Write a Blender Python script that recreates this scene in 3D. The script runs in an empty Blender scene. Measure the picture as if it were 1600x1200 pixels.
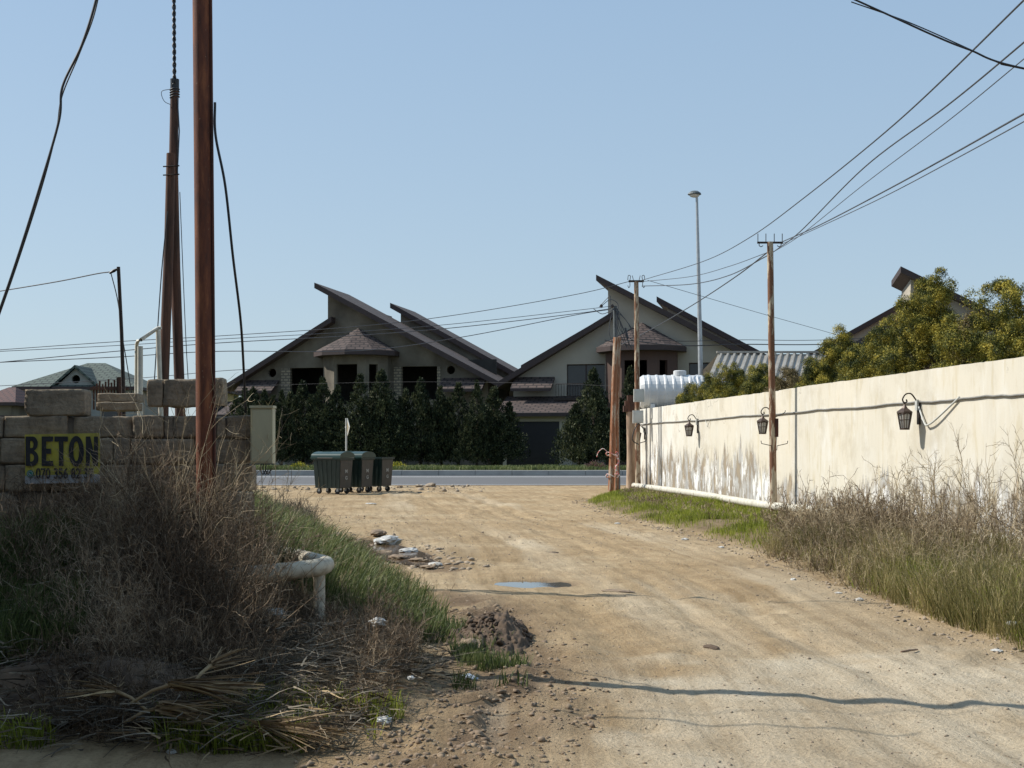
import bpy, bmesh, math, random
import numpy as np
from mathutils import Vector, Matrix
from mathutils.geometry import tessellate_polygon
R = math.radians
scene = bpy.context.scene
COL = scene.collection
F = 2000.0            # focal length in photo pixels (photo 1600 wide)
HZ = 697.0            # horizon row
EYE = 1.6
# ------------------------------------------------------------------ camera, world, sun
cam = bpy.data.objects.new('camera', bpy.data.cameras.new('camera'))
COL.objects.link(cam); scene.camera = cam
cam.location = (0, 0, EYE); cam.rotation_euler = (R(90), 0, 0)
cam.data.sensor_width = 36; cam.data.lens = 36 * F / 1600
cam.data.shift_y = (HZ - 600) / 1600
cam.data.clip_start = 0.1; cam.data.clip_end = 6000
SUN_ELEV = 43.0
sun_h = Vector((-0.966, 0.259, 0)).normalized()
sun_dir = (sun_h * math.cos(R(SUN_ELEV)) + Vector((0, 0, math.sin(R(SUN_ELEV))))).normalized()
w = bpy.data.worlds.new('World'); scene.world = w; w.use_nodes = True
nt = w.node_tree; nt.nodes.clear()
out = nt.nodes.new('ShaderNodeOutputWorld'); bg = nt.nodes.new('ShaderNodeBackground')
sky = nt.nodes.new('ShaderNodeTexSky'); sky.sky_type = 'NISHITA'; sky.sun_disc = False
sky.sun_elevation = R(SUN_ELEV); sky.sun_rotation = math.atan2(sun_h.x, sun_h.y)
sky.air_density = 1.0; sky.dust_density = 1.2; sky.ozone_density = 2.5; sky.altitude = 0
hz_ = nt.nodes.new('ShaderNodeMix'); hz_.data_type = 'RGBA'; hz_.inputs[0].default_value = 0.75     # thin high haze greys the blue
tcw = nt.nodes.new('ShaderNodeTexCoord'); spw = nt.nodes.new('ShaderNodeSeparateXYZ'); nt.links.new(tcw.outputs['Generated'], spw.inputs[0])
rw_ = nt.nodes.new('ShaderNodeValToRGB'); nt.links.new(spw.outputs[2], rw_.inputs[0])
rw_.color_ramp.elements[0].position = 0.0; rw_.color_ramp.elements[0].color = (3.6, 4.5, 5.1, 1); rw_.color_ramp.elements[1].position = 0.45; rw_.color_ramp.elements[1].color = (2.3, 3.5, 5.0, 1)
nt.links.new(sky.outputs[0], hz_.inputs[6]); nt.links.new(rw_.outputs[0], hz_.inputs[7]); nt.links.new(hz_.outputs[2], bg.inputs[0]); nt.links.new(bg.outputs[0], out.inputs[0])
bg.inputs[1].default_value = 0.125
sl = bpy.data.lights.new('sun', 'SUN'); sl.energy = 4.8; sl.angle = R(0.5); sl.color = (1, 0.955, 0.88)
so = bpy.data.objects.new('sun', sl); COL.objects.link(so)
so.rotation_euler = sun_dir.to_track_quat('Z', 'Y').to_euler()
scene.view_settings.view_transform = 'Standard'; scene.view_settings.look = 'None'
scene.view_settings.exposure = 0.2; scene.view_settings.gamma = 1
scene.render.engine = 'CYCLES'
scene.render.resolution_x = 1024; scene.render.resolution_y = 768

# ------------------------------------------------------------------ helpers
def P(px, py, D):     # a point D metres away seen at photo pixel px, py (used to survey positions)
    return Vector(((px - 800) / F * D, D, EYE + (HZ - py) / F * D))
def tag(o, label=None, cat=None, group=None, kind=None):
    if label: o['label'] = label
    if cat: o['category'] = cat
    if group: o['group'] = group
    if kind: o['kind'] = kind
    return o
def empty(name, loc, label=None, cat=None, group=None, rz=0):
    o = bpy.data.objects.new(name, None); COL.objects.link(o); o.location = loc; o.rotation_euler = (0, 0, rz)
    o.empty_display_size = 0.2
    return tag(o, label, cat, group)
def np_obj(name, V, faces, mat, parent=None, smooth=False, loc=None):
    """faces: list of int arrays (n,3) or (n,4)"""
    me = bpy.data.meshes.new(name)
    V = np.asarray(V, dtype=np.float32)
    me.vertices.add(len(V)); me.vertices.foreach_set('co', V.ravel())
    idx = np.concatenate([f.ravel() for f in faces]).astype(np.int32)
    tot = np.concatenate([np.full(len(f), f.shape[1]) for f in faces])
    st = np.concatenate([[0], np.cumsum(tot)[:-1]]).astype(np.int32)
    me.loops.add(len(idx)); me.loops.foreach_set('vertex_index', idx)
    me.polygons.add(len(tot)); me.polygons.foreach_set('loop_start', st)
    if smooth: me.polygons.foreach_set('use_smooth', np.ones(len(tot), dtype=bool))
    me.update(calc_edges=True); me.validate()
    me.materials.append(mat)
    o = bpy.data.objects.new(name, me); COL.objects.link(o)
    if parent: o.parent = parent
    if loc is not None: o.location = loc
    return o
class MB:
    def __init__(s): s.v = []; s.f = []; s.m = []; s.sm = []; s.uv = []
    def face(s, pts, mi=0, smooth=False, uv=None):
        b = len(s.v); s.v += [tuple(p) for p in pts]; s.f.append(tuple(range(b, b + len(pts)))); s.m.append(mi); s.sm.append(smooth)
        if uv is None:
            p0 = Vector(pts[0]); e = (Vector(pts[1]) - p0)
            n = Vector((0, 0, 0))
            for i in range(len(pts)):
                a = Vector(pts[i]); c = Vector(pts[(i + 1) % len(pts)]); n += a.cross(c)
            if e.length < 1e-9 or n.length < 1e-12: uv = [(0, 0)] * len(pts)
            else:
                n.normalize()
                if abs(n.z) < 0.999:
                    u = Vector((0, 0, 1)).cross(n).normalized(); v = n.cross(u)
                else: u = Vector((1, 0, 0)); v = Vector((0, 1, 0))
                uv = [(Vector(p).dot(u), Vector(p).dot(v)) for p in pts]
        s.uv.append(uv)
    def hexa(s, c, mi=0):     # 8 corners: bottom 4 ccw, top 4 ccw
        for q in ((3, 2, 1, 0), (4, 5, 6, 7), (0, 1, 5, 4), (1, 2, 6, 5), (2, 3, 7, 6), (3, 0, 4, 7)):
            s.face([c[i] for i in q], mi)
    def box(s, x0, x1, y0, y1, z0, z1, mi=0, M=None):
        c = [(x0, y0, z0), (x1, y0, z0), (x1, y1, z0), (x0, y1, z0), (x0, y0, z1), (x1, y0, z1), (x1, y1, z1), (x0, y1, z1)]
        if M: c = [M @ Vector(p) for p in c]
        s.hexa(c, mi)
    def tube(s, pts, rad, n=8, mi=0, cap=True):
        pts = [Vector(p) for p in pts]
        if not hasattr(rad, '__len__'): rad = [rad] * len(pts)
        t0 = (pts[1] - pts[0]).normalized()
        up = Vector((0, 0, 1)) if abs(t0.z) < 0.9 else Vector((1, 0, 0))
        a = t0.cross(up).normalized(); rings = []
        for i, p in enumerate(pts):
            t = (pts[min(i + 1, len(pts) - 1)] - pts[max(i - 1, 0)]).normalized()
            a = (a - t * a.dot(t)); a = a.normalized() if a.length > 1e-6 else t.orthogonal().normalized()
            b = t.cross(a)
            rings.append([p + (a * math.cos(2 * math.pi * k / n) + b * math.sin(2 * math.pi * k / n)) * rad[i] for k in range(n)])
        b0 = len(s.v)
        for r_ in rings: s.v += [tuple(q) for q in r_]
        for i in range(len(pts) - 1):
            for k in range(n):
                k2 = (k + 1) % n
                s.f.append((b0 + i * n + k, b0 + i * n + k2, b0 + (i + 1) * n + k2, b0 + (i + 1) * n + k)); s.m.append(mi); s.sm.append(True)
                s.uv.append([(k / n, i), ((k + 1) / n, i), ((k + 1) / n, i + 1), (k / n, i + 1)])
        if cap:
            s.face(list(reversed(rings[0])), mi); s.face(rings[-1], mi)
    def lathe(s, prof, n=16, c=(0, 0, 0), mi=0, axis='z'):
        rr = []
        for r_, z in prof:
            ring = []
            for k in range(n):
                a = 2 * math.pi * k / n; x, y = r_ * math.cos(a), r_ * math.sin(a)
                q = (x, y, z) if axis == 'z' else ((z, x, y) if axis == 'x' else (x, z, y))
                ring.append((q[0] + c[0], q[1] + c[1], q[2] + c[2]))
            rr.append(ring)
        for i in range(len(rr) - 1):
            for k in range(n):
                k2 = (k + 1) % n
                s.face([rr[i][k], rr[i][k2], rr[i + 1][k2], rr[i + 1][k]], mi, True)
        s.face(list(reversed(rr[0])), mi); s.face(rr[-1], mi)
    def panel(s, p0, p1, poly, holes=(), depth=0.3, mi=0, rmi=None):
        """vertical wall through p0->p1 (xy); poly & holes in (s,z); outside is to the right of p0->p1; reveals go inward"""
        p0 = Vector((p0[0], p0[1], 0)); d = (Vector((p1[0], p1[1], 0)) - p0).normalized()
        n_in = Vector((-d.y, d.x, 0))
        loops = [[Vector((a, b, 0)) for a, b in poly]] + [[Vector((a, b, 0)) for a, b in h] for h in holes]
        flat = [q for l in loops for q in l]
        W = lambda q, k=0: tuple(p0 + d * q.x + Vector((0, 0, q.y)) + n_in * k)
        for t in tessellate_polygon(loops):
            a, b, c = [flat[i] for i in t]
            if (b - a).cross(c - a).z < 0: b, c = c, b
            s.face([W(a), W(b), W(c)], mi)
        for h in loops[1:]:
            for i in range(len(h)):
                a, b = h[i], h[(i + 1) % len(h)]
                s.face([W(a), W(b), W(b, depth), W(a, depth)], mi if rmi is None else rmi)
    def build(s, name, mats, parent=None, loc=None, weld=False):
        me = bpy.data.meshes.new(name); me.from_pydata(s.v, [], s.f)
        if not isinstance(mats, (list, tuple)): mats = [mats]
        for m in mats: me.materials.append(m)
        me.polygons.foreach_set('material_index', s.m); me.polygons.foreach_set('use_smooth', s.sm)
        ul = me.uv_layers.new(name='UVMap')
        ul.data.foreach_set('uv', [c for f in s.uv for u in f for c in u])
        me.update()
        if weld:
            bm = bmesh.new(); bm.from_mesh(me); bmesh.ops.remove_doubles(bm, verts=bm.verts, dist=1e-4)
            bmesh.ops.recalc_face_normals(bm, faces=bm.faces); bm.to_mesh(me); bm.free()
        o = bpy.data.objects.new(name, me); COL.objects.link(o)
        if parent: o.parent = parent
        if loc is not None: o.location = loc
        return o
def rect(a, b, c, d): return [(a, c), (b, c), (b, d), (a, d)]
def circ(x, z, r_, n=16): return [(x + r_ * math.cos(2 * math.pi * k / n), z + r_ * math.sin(2 * math.pi * k / n)) for k in range(n)]
def bez(pts, n=12):    # Catmull-Rom through points
    pts = [Vector(p) for p in pts]; q = [pts[0] * 2 - pts[1]] + pts + [pts[-1] * 2 - pts[-2]]; o = []
    for i in range(1, len(q) - 2):
        for k in range(n):
            t = k / n; a, b, c, d = q[i - 1], q[i], q[i + 1], q[i + 2]
            o.append(0.5 * ((2 * b) + (c - a) * t + (2 * a - 5 * b + 4 * c - d) * t * t + (3 * b - a - 3 * c + d) * t ** 3))
    o.append(pts[-1]); return o
def copy_tree(o, parent=None):
    c = o.copy(); COL.objects.link(c)
    if parent: c.parent = parent
    for ch in list(o.children): copy_tree(ch, c)
    return c

# ------------------------------------------------------------------ noise (numpy)
def _h(ix, iy, s):
    n = (ix.astype(np.int64) * 374761393 + iy.astype(np.int64) * 668265263 + s * 1274126177) & 0x7fffffff
    n = ((n ^ (n >> 13)) * 1274126177) & 0x7fffffff
    return ((n ^ (n >> 16)) & 0xffff) / 65535.0
def vnoise(x, y, s=0):
    x = np.asarray(x, float); y = np.asarray(y, float)
    ix = np.floor(x); iy = np.floor(y); fx = x - ix; fy = y - iy
    fx = fx * fx * (3 - 2 * fx); fy = fy * fy * (3 - 2 * fy)
    a = _h(ix, iy, s); b = _h(ix + 1, iy, s); c = _h(ix, iy + 1, s); d = _h(ix + 1, iy + 1, s)
    return (a + (b - a) * fx + (c - a) * fy + (a - b - c + d) * fx * fy) * 2 - 1
def fbm(x, y, s=0, o=4):
    r_ = 0; a = 1; t = 0
    for i in range(o):
        r_ = r_ + a * vnoise(x * 2 ** i, y * 2 ** i, s + i * 17); t += a; a *= 0.5
    return r_ / t
def smooth(t): t = np.clip(t, 0, 1); return t * t * (3 - 2 * t)

# ------------------------------------------------------------------ materials
def new_mat(name):
    m = bpy.data.materials.new(name); m.use_nodes = True
    n = m.node_tree; b = n.nodes['Principled BSDF']; return m, n, b
def N(n, t, **kw):
    x = n.nodes.new(t)
    for k, v in kw.items():
        if k in x.inputs: x.inputs[k].default_value = v
        else: setattr(x, k, v)
    return x
def rgb(c): return (c[0], c[1], c[2], 1)
def ramp(n, fac, stops, interp='LINEAR'):
    r_ = n.nodes.new('ShaderNodeValToRGB'); r_.color_ramp.interpolation = interp
    e = r_.color_ramp.elements
    while len(e) < len(stops): e.new(0.5)
    for i, (p, c) in enumerate(stops): e[i].position = p; e[i].color = rgb(c) if len(c) == 3 else c
    n.links.new(fac, r_.inputs[0]); return r_.outputs[0]
def mixc(n, fac, a, b, mode='MIX'):
    x = n.nodes.new('ShaderNodeMix'); x.data_type = 'RGBA'; x.blend_type = mode
    if isinstance(fac, (int, float)): x.inputs[0].default_value = fac
    else: n.links.new(fac, x.inputs[0])
    for i, v in ((6, a), (7, b)):
        if isinstance(v, tuple): x.inputs[i].default_value = rgb(v)
        else: n.links.new(v, x.inputs[i])
    return x.outputs[2]
def math_(n, op, a, b=None, clamp=False):
    x = n.nodes.new('ShaderNodeMath'); x.operation = op; x.use_clamp = clamp
    for i, v in ((0, a), (1, b)):
        if v is None: continue
        if isinstance(v, (int, float)): x.inputs[i].default_value = v
        else: n.links.new(v, x.inputs[i])
    return x.outputs[0]
def coord(n, kind='Object', scale=(1, 1, 1)):
    tc = n.nodes.new('ShaderNodeTexCoord'); mp = n.nodes.new('ShaderNodeMapping')
    mp.inputs['Scale'].default_value = scale; n.links.new(tc.outputs[kind], mp.inputs[0]); return mp.outputs[0]
def noise(n, vec, scale=5, detail=6, rough=0.6, dist=0):
    x = N(n, 'ShaderNodeTexNoise', Scale=scale, Detail=detail, Roughness=rough, Distortion=dist)
    n.links.new(vec, x.inputs['Vector']); return x.outputs['Fac']
def bump(n, b, h, strength=0.3, dist=0.02):
    x = N(n, 'ShaderNodeBump', Strength=strength, Distance=dist); n.links.new(h, x.inputs['Height']); n.links.new(x.outputs[0], b.inputs['Normal'])
def simple(name, c1, c2=None, scale=6, rough=0.7, metal=0, bs=0.0, bd=0.01, stretch=(1, 1, 1), detail=6, lo=0.35, hi=0.65):
    m, n, b = new_mat(name)
    b.inputs['Roughness'].default_value = rough; b.inputs['Metallic'].default_value = metal
    v = coord(n, 'Object', stretch); f = noise(n, v, scale, detail)
    if c2 is None: c2 = tuple(x * 0.75 for x in c1)
    n.links.new(ramp(n, f, [(lo, c1), (hi, c2)]), b.inputs['Base Color'])
    if bs: bump(n, b, f, bs, bd)
    return m
def leafmat(name, dark, mid, light, rough=0.6, trans=0.25, nscale=1.5, wr=0.55, wn=0.5):
    m, n, b = new_mat(name); b.inputs['Roughness'].default_value = rough
    g = n.nodes.new('ShaderNodeNewGeometry'); v = coord(n, 'Object')
    f = ramp(n, noise(n, v, nscale, 3), [(0.32, (0, 0, 0)), (0.68, (1, 1, 1))])
    k = math_(n, 'ADD', math_(n, 'MULTIPLY', g.outputs['Random Per Island'], wr), math_(n, 'MULTIPLY', f, wn), True)
    c = ramp(n, k, [(0.2, dark), (0.5, mid), (0.85, light)])
    n.links.new(c, b.inputs['Base Color'])
    if trans:
        t = n.nodes.new('ShaderNodeBsdfTranslucent'); n.links.new(c, t.inputs[0])
        mx = n.nodes.new('ShaderNodeMixShader'); mx.inputs[0].default_value = trans
        n.links.new(b.outputs[0], mx.inputs[1]); n.links.new(t.outputs[0], mx.inputs[2])
        n.links.new(mx.outputs[0], n.nodes['Material Output'].inputs[0])
    b.inputs['Specular IOR Level'].default_value = 0.25
    return m
M = {}
M['rust'] = simple('rusty_steel', (0.10, 0.030, 0.016), (0.030, 0.014, 0.011), 9, 0.85, 0.1, 0.4, 0.004, (1, 1, 0.25))
def rust_pole():
    m, n, b = new_mat('rusty_pipe'); b.inputs['Roughness'].default_value = 0.8
    v = coord(n, 'Object', (1, 1, 0.18)); f = noise(n, v, 14, 8, 0.7)
    v2 = coord(n, 'Object', (1, 1, 0.5)); f2 = noise(n, v2, 60, 3, 0.7)
    c = ramp(n, f, [(0.3, (0.045, 0.018, 0.012)), (0.5, (0.14, 0.042, 0.018)), (0.68, (0.27, 0.095, 0.035))])
    sp = ramp(n, f2, [(0.66, (0, 0, 0)), (0.74, (1, 1, 1))])
    c = mixc(n, sp, c, (0.32, 0.2, 0.13)); n.links.new(c, b.inputs['Base Color']); bump(n, b, f2, 0.3, 0.003); return m
M['rustpole'] = rust_pole()
M['paintpole'] = None
def flaked(name, paint, rust, lo=0.45, hi=0.52, sc=7, st=(1, 1, 0.22)):
    m, n, b = new_mat(name); b.inputs['Roughness'].default_value = 0.75
    f = noise(n, coord(n, 'Object', st), sc, 8, 0.65)
    k = ramp(n, f, [(lo, (0, 0, 0)), (hi, (1, 1, 1))])
    f2 = noise(n, coord(n, 'Object', st), sc * 4, 4)
    n.links.new(mixc(n, k, ramp(n, f2, [(0.3, paint), (0.7, tuple(x * 0.7 for x in paint))]), rust), b.inputs['Base Color'])
    bump(n, b, f2, 0.2, 0.003); return m
M['flake'] = flaked('flaking_painted_pipe', (0.52, 0.43, 0.30), (0.17, 0.075, 0.035))
M['flake2'] = flaked('orange_rust_pipe', (0.42, 0.33, 0.24), (0.24, 0.095, 0.04), 0.40, 0.5)
M['wood'] = simple('weathered_wood', (0.14, 0.065, 0.04), (0.045, 0.025, 0.018), 12, 0.9, 0, 0.4, 0.01, (1, 1, 0.12))
M['oldpost'] = simple('old_timber', (0.48, 0.36, 0.25), (0.22, 0.14, 0.09), 10, 0.9, 0, 0.5, 0.01, (1, 1, 0.12))
M['black'] = simple('black_cable', (0.012, 0.012, 0.014), (0.02, 0.02, 0.022), 10, 0.5)
M['wire'] = simple('grey_wire', (0.045, 0.05, 0.06), (0.06, 0.065, 0.075), 10, 0.5)
M['darkiron'] = simple('dark_iron', (0.02, 0.016, 0.014), (0.05, 0.03, 0.02), 30, 0.55, 0.4)
M['galv'] = simple('galvanised_steel', (0.42, 0.44, 0.45), (0.33, 0.35, 0.36), 5, 0.45, 0.5)
M['greypole'] = simple('grey_painted_steel', (0.12, 0.14, 0.145), (0.07, 0.08, 0.085), 6, 0.6, 0.1)
M['whitepipe'] = simple('cream_painted_pipe', (0.62, 0.59, 0.50), (0.45, 0.42, 0.34), 7, 0.6, 0, 0.2, 0.004)
M['yellowpipe'] = simple('dirty_cream_pipe', (0.52, 0.47, 0.36), (0.20, 0.15, 0.10), 14, 0.7, 0, 0.3, 0.004, lo=0.45, hi=0.72)
def stone_mat():
    m, n, b = new_mat('limestone_block'); b.inputs['Roughness'].default_value = 0.95
    v = coord(n); f = noise(n, v, 2.2, 8, 0.65); f2 = noise(n, v, 22, 6, 0.7); f3 = noise(n, coord(n, 'Object', (0.3, 0.3, 2)), 16, 4)
    g = n.nodes.new('ShaderNodeNewGeometry')
    c = ramp(n, f, [(0.3, (0.13, 0.105, 0.075)), (0.5, (0.28, 0.23, 0.16)), (0.68, (0.46, 0.39, 0.28))])
    c = mixc(n, 0.5, c, ramp(n, f2, [(0.35, (0.12, 0.10, 0.075)), (0.6, (0.36, 0.30, 0.22))]))
    c = mixc(n, ramp(n, f3, [(0.5, (0, 0, 0)), (0.75, (0.5, 0.5, 0.5))]), c, (0.14, 0.12, 0.095))
    c = mixc(n, 1.0, c, ramp(n, g.outputs['Random Per Island'], [(0, (0.72, 0.7, 0.7)), (1, (1.1, 1.05, 1.0))]), 'MULTIPLY')
    n.links.new(c, b.inputs['Base Color']); bump(n, b, math_(n, 'ADD', f2, math_(n, 'MULTIPLY', f3, 0.5)), 0.9, 0.015); return m
M['stone'] = stone_mat()
def wall_mat():
    m, n, b = new_mat('peeling_cream_plaster'); b.inputs['Roughness'].default_value = 0.9
    tc = n.nodes.new('ShaderNodeTexCoord'); sp = n.nodes.new('ShaderNodeSeparateXYZ'); n.links.new(tc.outputs['Object'], sp.inputs[0])
    def V(sx, sz, off=0):
        c = n.nodes.new('ShaderNodeCombineXYZ')
        n.links.new(math_(n, 'MULTIPLY', sp.outputs[0], sx), c.inputs[0]); n.links.new(math_(n, 'MULTIPLY', sp.outputs[2], sz), c.inputs[2]); c.inputs[1].default_value = off
        return c.outputs[0]
    f = noise(n, V(0.5, 0.5), 1.0, 5); streak = noise(n, V(0.8, 0.28), 2.0, 6, 0.65, 1.2); fine = noise(n, V(1, 1), 60, 4)
    c = ramp(n, f, [(0.3, (0.60, 0.535, 0.40)), (0.7, (0.50, 0.45, 0.335))])
    white = ramp(n, math_(n, 'MULTIPLY', streak, math_(n, 'ADD', f, 0.5)), [(0.52, (0, 0, 0)), (0.72, (0.6, 0.6, 0.6))])
    c = mixc(n, white, c, (0.66, 0.64, 0.58))
    # whiter, bleached plaster at the far end (x = metres from the far end)
    far = ramp(n, math_(n, 'ADD', math_(n, 'DIVIDE', sp.outputs[0], 14.0), math_(n, 'MULTIPLY', streak, 0.5)), [(0.45, (0.7, 0.7, 0.7)), (1.15 / 1.2, (0, 0, 0))])
    c = mixc(n, far, c, (0.69, 0.67, 0.61))
    # grime bands and dirty streaks running down
    dk = ramp(n, noise(n, V(1.0, 0.14, 7), 2.2, 7, 0.75), [(0.5, (0, 0, 0)), (0.75, (0.35, 0.35, 0.35))])
    c = mixc(n, dk, c, (0.37, 0.335, 0.255))
    # peeled zone: height limit depends on x, in narrow vertical tongues
    pk = noise(n, V(0.75, 0.0, 3), 1.6, 9, 0.82)
    env = n.nodes.new('ShaderNodeFloatCurve')
    cv = env.mapping.curves[0]
    for p in ((0.05, 0.8), (0.12, 1.0), (0.22, 0.95), (0.36, 0.95), (0.43, 0.95), (0.50, 0.62), (0.62, 0.5), (0.72, 0.62), (0.85, 0.62)): cv.points.new(*p)
    cv.points[0].location = (0, 0.5); cv.points[-1].location = (1, 0.45); env.mapping.update()
    n.links.new(math_(n, 'DIVIDE', sp.outputs[0], 30.0), env.inputs['Value'])
    hgt = math_(n, 'MULTIPLY', math_(n, 'MULTIPLY', math_(n, 'SUBTRACT', pk, 0.18), 4.3), env.outputs[0])
    edge = math_(n, 'MULTIPLY', math_(n, 'SUBTRACT', noise(n, V(3.5, 0.35, 5), 3, 7, 0.7), 0.5), 1.5)
    d = math_(n, 'ADD', math_(n, 'SUBTRACT', hgt, sp.outputs[2]), edge)
    holes = ramp(n, noise(n, V(0.9, 0.3, 11), 2.0, 8, 0.75), [(0.52, (1, 1, 1)), (0.55, (0, 0, 0))])
    mask = math_(n, 'MULTIPLY', ramp(n, d, [(0.0, (0, 0, 0)), (0.02, (1, 1, 1))]), math_(n, 'MAXIMUM', holes, ramp(n, d, [(0.0, (1, 1, 1)), (0.22, (0, 0, 0))])))
    bare = ramp(n, noise(n, V(0.7, 0.3), 4, 7), [(0.35, (0.34, 0.265, 0.17)), (0.48, (0.24, 0.2, 0.15)), (0.56, (0.44, 0.43, 0.40)), (0.66, (0.26, 0.245, 0.22))])
    halo = math_(n, 'MULTIPLY', ramp(n, d, [(0.0, (0.25, 0.25, 0.25)), (0.1, (1, 1, 1))]), ramp(n, noise(n, V(2.2, 0.3, 19), 2.4, 6, 0.7), [(0.38, (0, 0, 0)), (0.46, (0.95, 0.95, 0.95))]))
    c = mixc(n, halo, c, (0.76, 0.76, 0.74))
    c = mixc(n, mask, c, bare)
    vo = n.nodes.new('ShaderNodeTexVoronoi'); vo.feature = 'DISTANCE_TO_EDGE'; vo.inputs['Scale'].default_value = 0.42
    wv = n.nodes.new('ShaderNodeVectorMath'); wv.operation = 'ADD'; nv = N(n, 'ShaderNodeTexNoise', Scale=2.5, Detail=5); n.links.new(V(1, 1), nv.inputs['Vector']); sc_ = n.nodes.new('ShaderNodeVectorMath'); sc_.operation = 'SCALE'; sc_.inputs['Scale'].default_value = 0.9
    n.links.new(nv.outputs['Color'], sc_.inputs[0]); n.links.new(V(1, 0.6), wv.inputs[0]); n.links.new(sc_.outputs[0], wv.inputs[1]); n.links.new(wv.outputs[0], vo.inputs['Vector'])
    crk = math_(n, 'MULTIPLY', ramp(n, vo.outputs['Distance'], [(0.0, (1, 1, 1)), (0.006, (0, 0, 0))]), ramp(n, noise(n, V(0.4, 0.4, 31), 1.5, 3), [(0.5, (0, 0, 0)), (0.6, (0.8, 0.8, 0.8))]))
    c = mixc(n, crk, c, (0.16, 0.13, 0.10))
    blt = ramp(n, noise(n, V(1, 0.8, 41), 1.3, 8, 0.7), [(0.5, (0, 0, 0)), (0.62, (0.35, 0.35, 0.35))]); c = mixc(n, blt, c, (0.40, 0.345, 0.24))
    spk = ramp(n, fine, [(0.25, (0.78, 0.77, 0.75)), (0.42, (1, 1, 1))])
    c = mixc(n, 1.0, c, spk, 'MULTIPLY')
    n.links.new(c, b.inputs['Base Color'])
    bump(n, b, math_(n, 'SUBTRACT', math_(n, 'ADD', math_(n, 'MULTIPLY', fine, 0.25), math_(n, 'MULTIPLY', f, 0.6)), math_(n, 'MULTIPLY', mask, 0.8)), 0.5, 0.012)
    return m
M['wall'] = wall_mat()
def shingle_mat(name, a, b_, c_, sw=0.5, sh=0.28):
    m, n, b = new_mat(name); b.inputs['Roughness'].default_value = 0.85
    tc = n.nodes.new('ShaderNodeTexCoord')
    br = N(n, 'ShaderNodeTexBrick', Scale=1.0); br.inputs['Brick Width'].default_value = sw; br.inputs['Row Height'].default_value = sh
    br.inputs['Mortar Size'].default_value = 0.055; br.inputs['Color1'].default_value = rgb(a); br.inputs['Color2'].default_value = rgb(b_); br.inputs['Mortar'].default_value = rgb(c_)
    n.links.new(tc.outputs['UV'], br.inputs['Vector'])
    f = noise(n, tc.outputs['UV'], 0.8, 4)
    n.links.new(mixc(n, 0.6, br.outputs[0], ramp(n, f, [(0.3, (0.75, 0.75, 0.75)), (0.7, (1.1, 1.1, 1.1))]), 'MULTIPLY'), b.inputs['Base Color'])
    bump(n, b, br.outputs['Fac'], -0.5, 0.03); return m
M['shingle'] = shingle_mat('brown_shingles', (0.115, 0.08, 0.068), (0.07, 0.049, 0.043), (0.022, 0.016, 0.015), 0.62, 0.36)
M['greentile'] = shingle_mat('green_roof_tiles', (0.10, 0.125, 0.10), (0.085, 0.11, 0.09), (0.03, 0.04, 0.035), 0.6, 0.45)
M['redtile'] = shingle_mat('red_roof_tiles', (0.13, 0.06, 0.048), (0.11, 0.052, 0.043), (0.05, 0.03, 0.03), 0.5, 0.4)
M['fascia'] = simple('brown_fascia', (0.055, 0.034, 0.03), (0.04, 0.026, 0.024), 2, 0.7)
M['soffit'] = simple('brown_soffit', (0.10, 0.07, 0.055), (0.08, 0.055, 0.045), 2, 0.8)
M['rawplaster'] = simple('bare_grey_render', (0.21, 0.18, 0.135), (0.10, 0.084, 0.062), 0.45, 0.95, 0, 0.2, 0.02, (1, 1, 0.8), 8)
M['cream'] = simple('cream_render', (0.42, 0.375, 0.30), (0.36, 0.32, 0.26), 0.4, 0.9)
M['brownclad'] = simple('brown_cladding', (0.10, 0.055, 0.04), (0.08, 0.045, 0.035), 1, 0.7)
M['rawblock'] = shingle_mat('bare_blockwork', (0.34, 0.28, 0.19), (0.28, 0.23, 0.16), (0.14, 0.12, 0.09), 0.42, 0.22)
M['roomshade'] = simple('room_shade_concrete', (0.05, 0.047, 0.04), (0.03, 0.028, 0.025), 1, 0.95)  # indoor shade put into the colour so bare openings read black
M['glass'] = simple('dark_window_glass', (0.02, 0.022, 0.025), (0.03, 0.03, 0.035), 0.5, 0.08)
M['garage'] = simple('dark_garage_door', (0.012, 0.011, 0.014), (0.016, 0.014, 0.017), 2, 0.45)
M['greywall'] = simple('grey_render', (0.30, 0.30, 0.27), (0.24, 0.24, 0.22), 1, 0.9)
M['asphalt'] = simple('asphalt', (0.125, 0.122, 0.12), (0.10, 0.098, 0.097), 3, 0.85, stretch=(0.2, 1, 1))
M['kerb'] = simple('concrete_kerb', (0.42, 0.41, 0.38), (0.32, 0.31, 0.29), 2, 0.9, stretch=(0.6, 1, 1))
M['whiteline'] = simple('road_marking', (0.7, 0.7, 0.68), (0.6, 0.6, 0.58), 4, 0.8)
M['bingreen'] = simple('green_bin_plastic', (0.004, 0.017, 0.014), (0.009, 0.024, 0.02), 3, 0.45)
M['binlid'] = simple('green_bin_lid', (0.012, 0.038, 0.03), (0.022, 0.05, 0.04), 3, 0.35)
M['bingrey'] = simple('grimy_grey_plastic', (0.07, 0.062, 0.05), (0.05, 0.045, 0.038), 4, 0.6)
M['rubber'] = simple('black_rubber', (0.015, 0.015, 0.015), (0.03, 0.028, 0.025), 10, 0.8)
M['whitepaint'] = simple('faded_white_paint', (0.42, 0.42, 0.38), (0.28, 0.28, 0.25), 20, 0.8)
M['tank'] = simple('white_tank_plastic', (0.68, 0.68, 0.66), (0.52, 0.53, 0.53), 1.5, 0.35)
M['box'] = simple('pale_grey_enamel', (0.55, 0.56, 0.53), (0.46, 0.46, 0.42), 3, 0.5)
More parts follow.
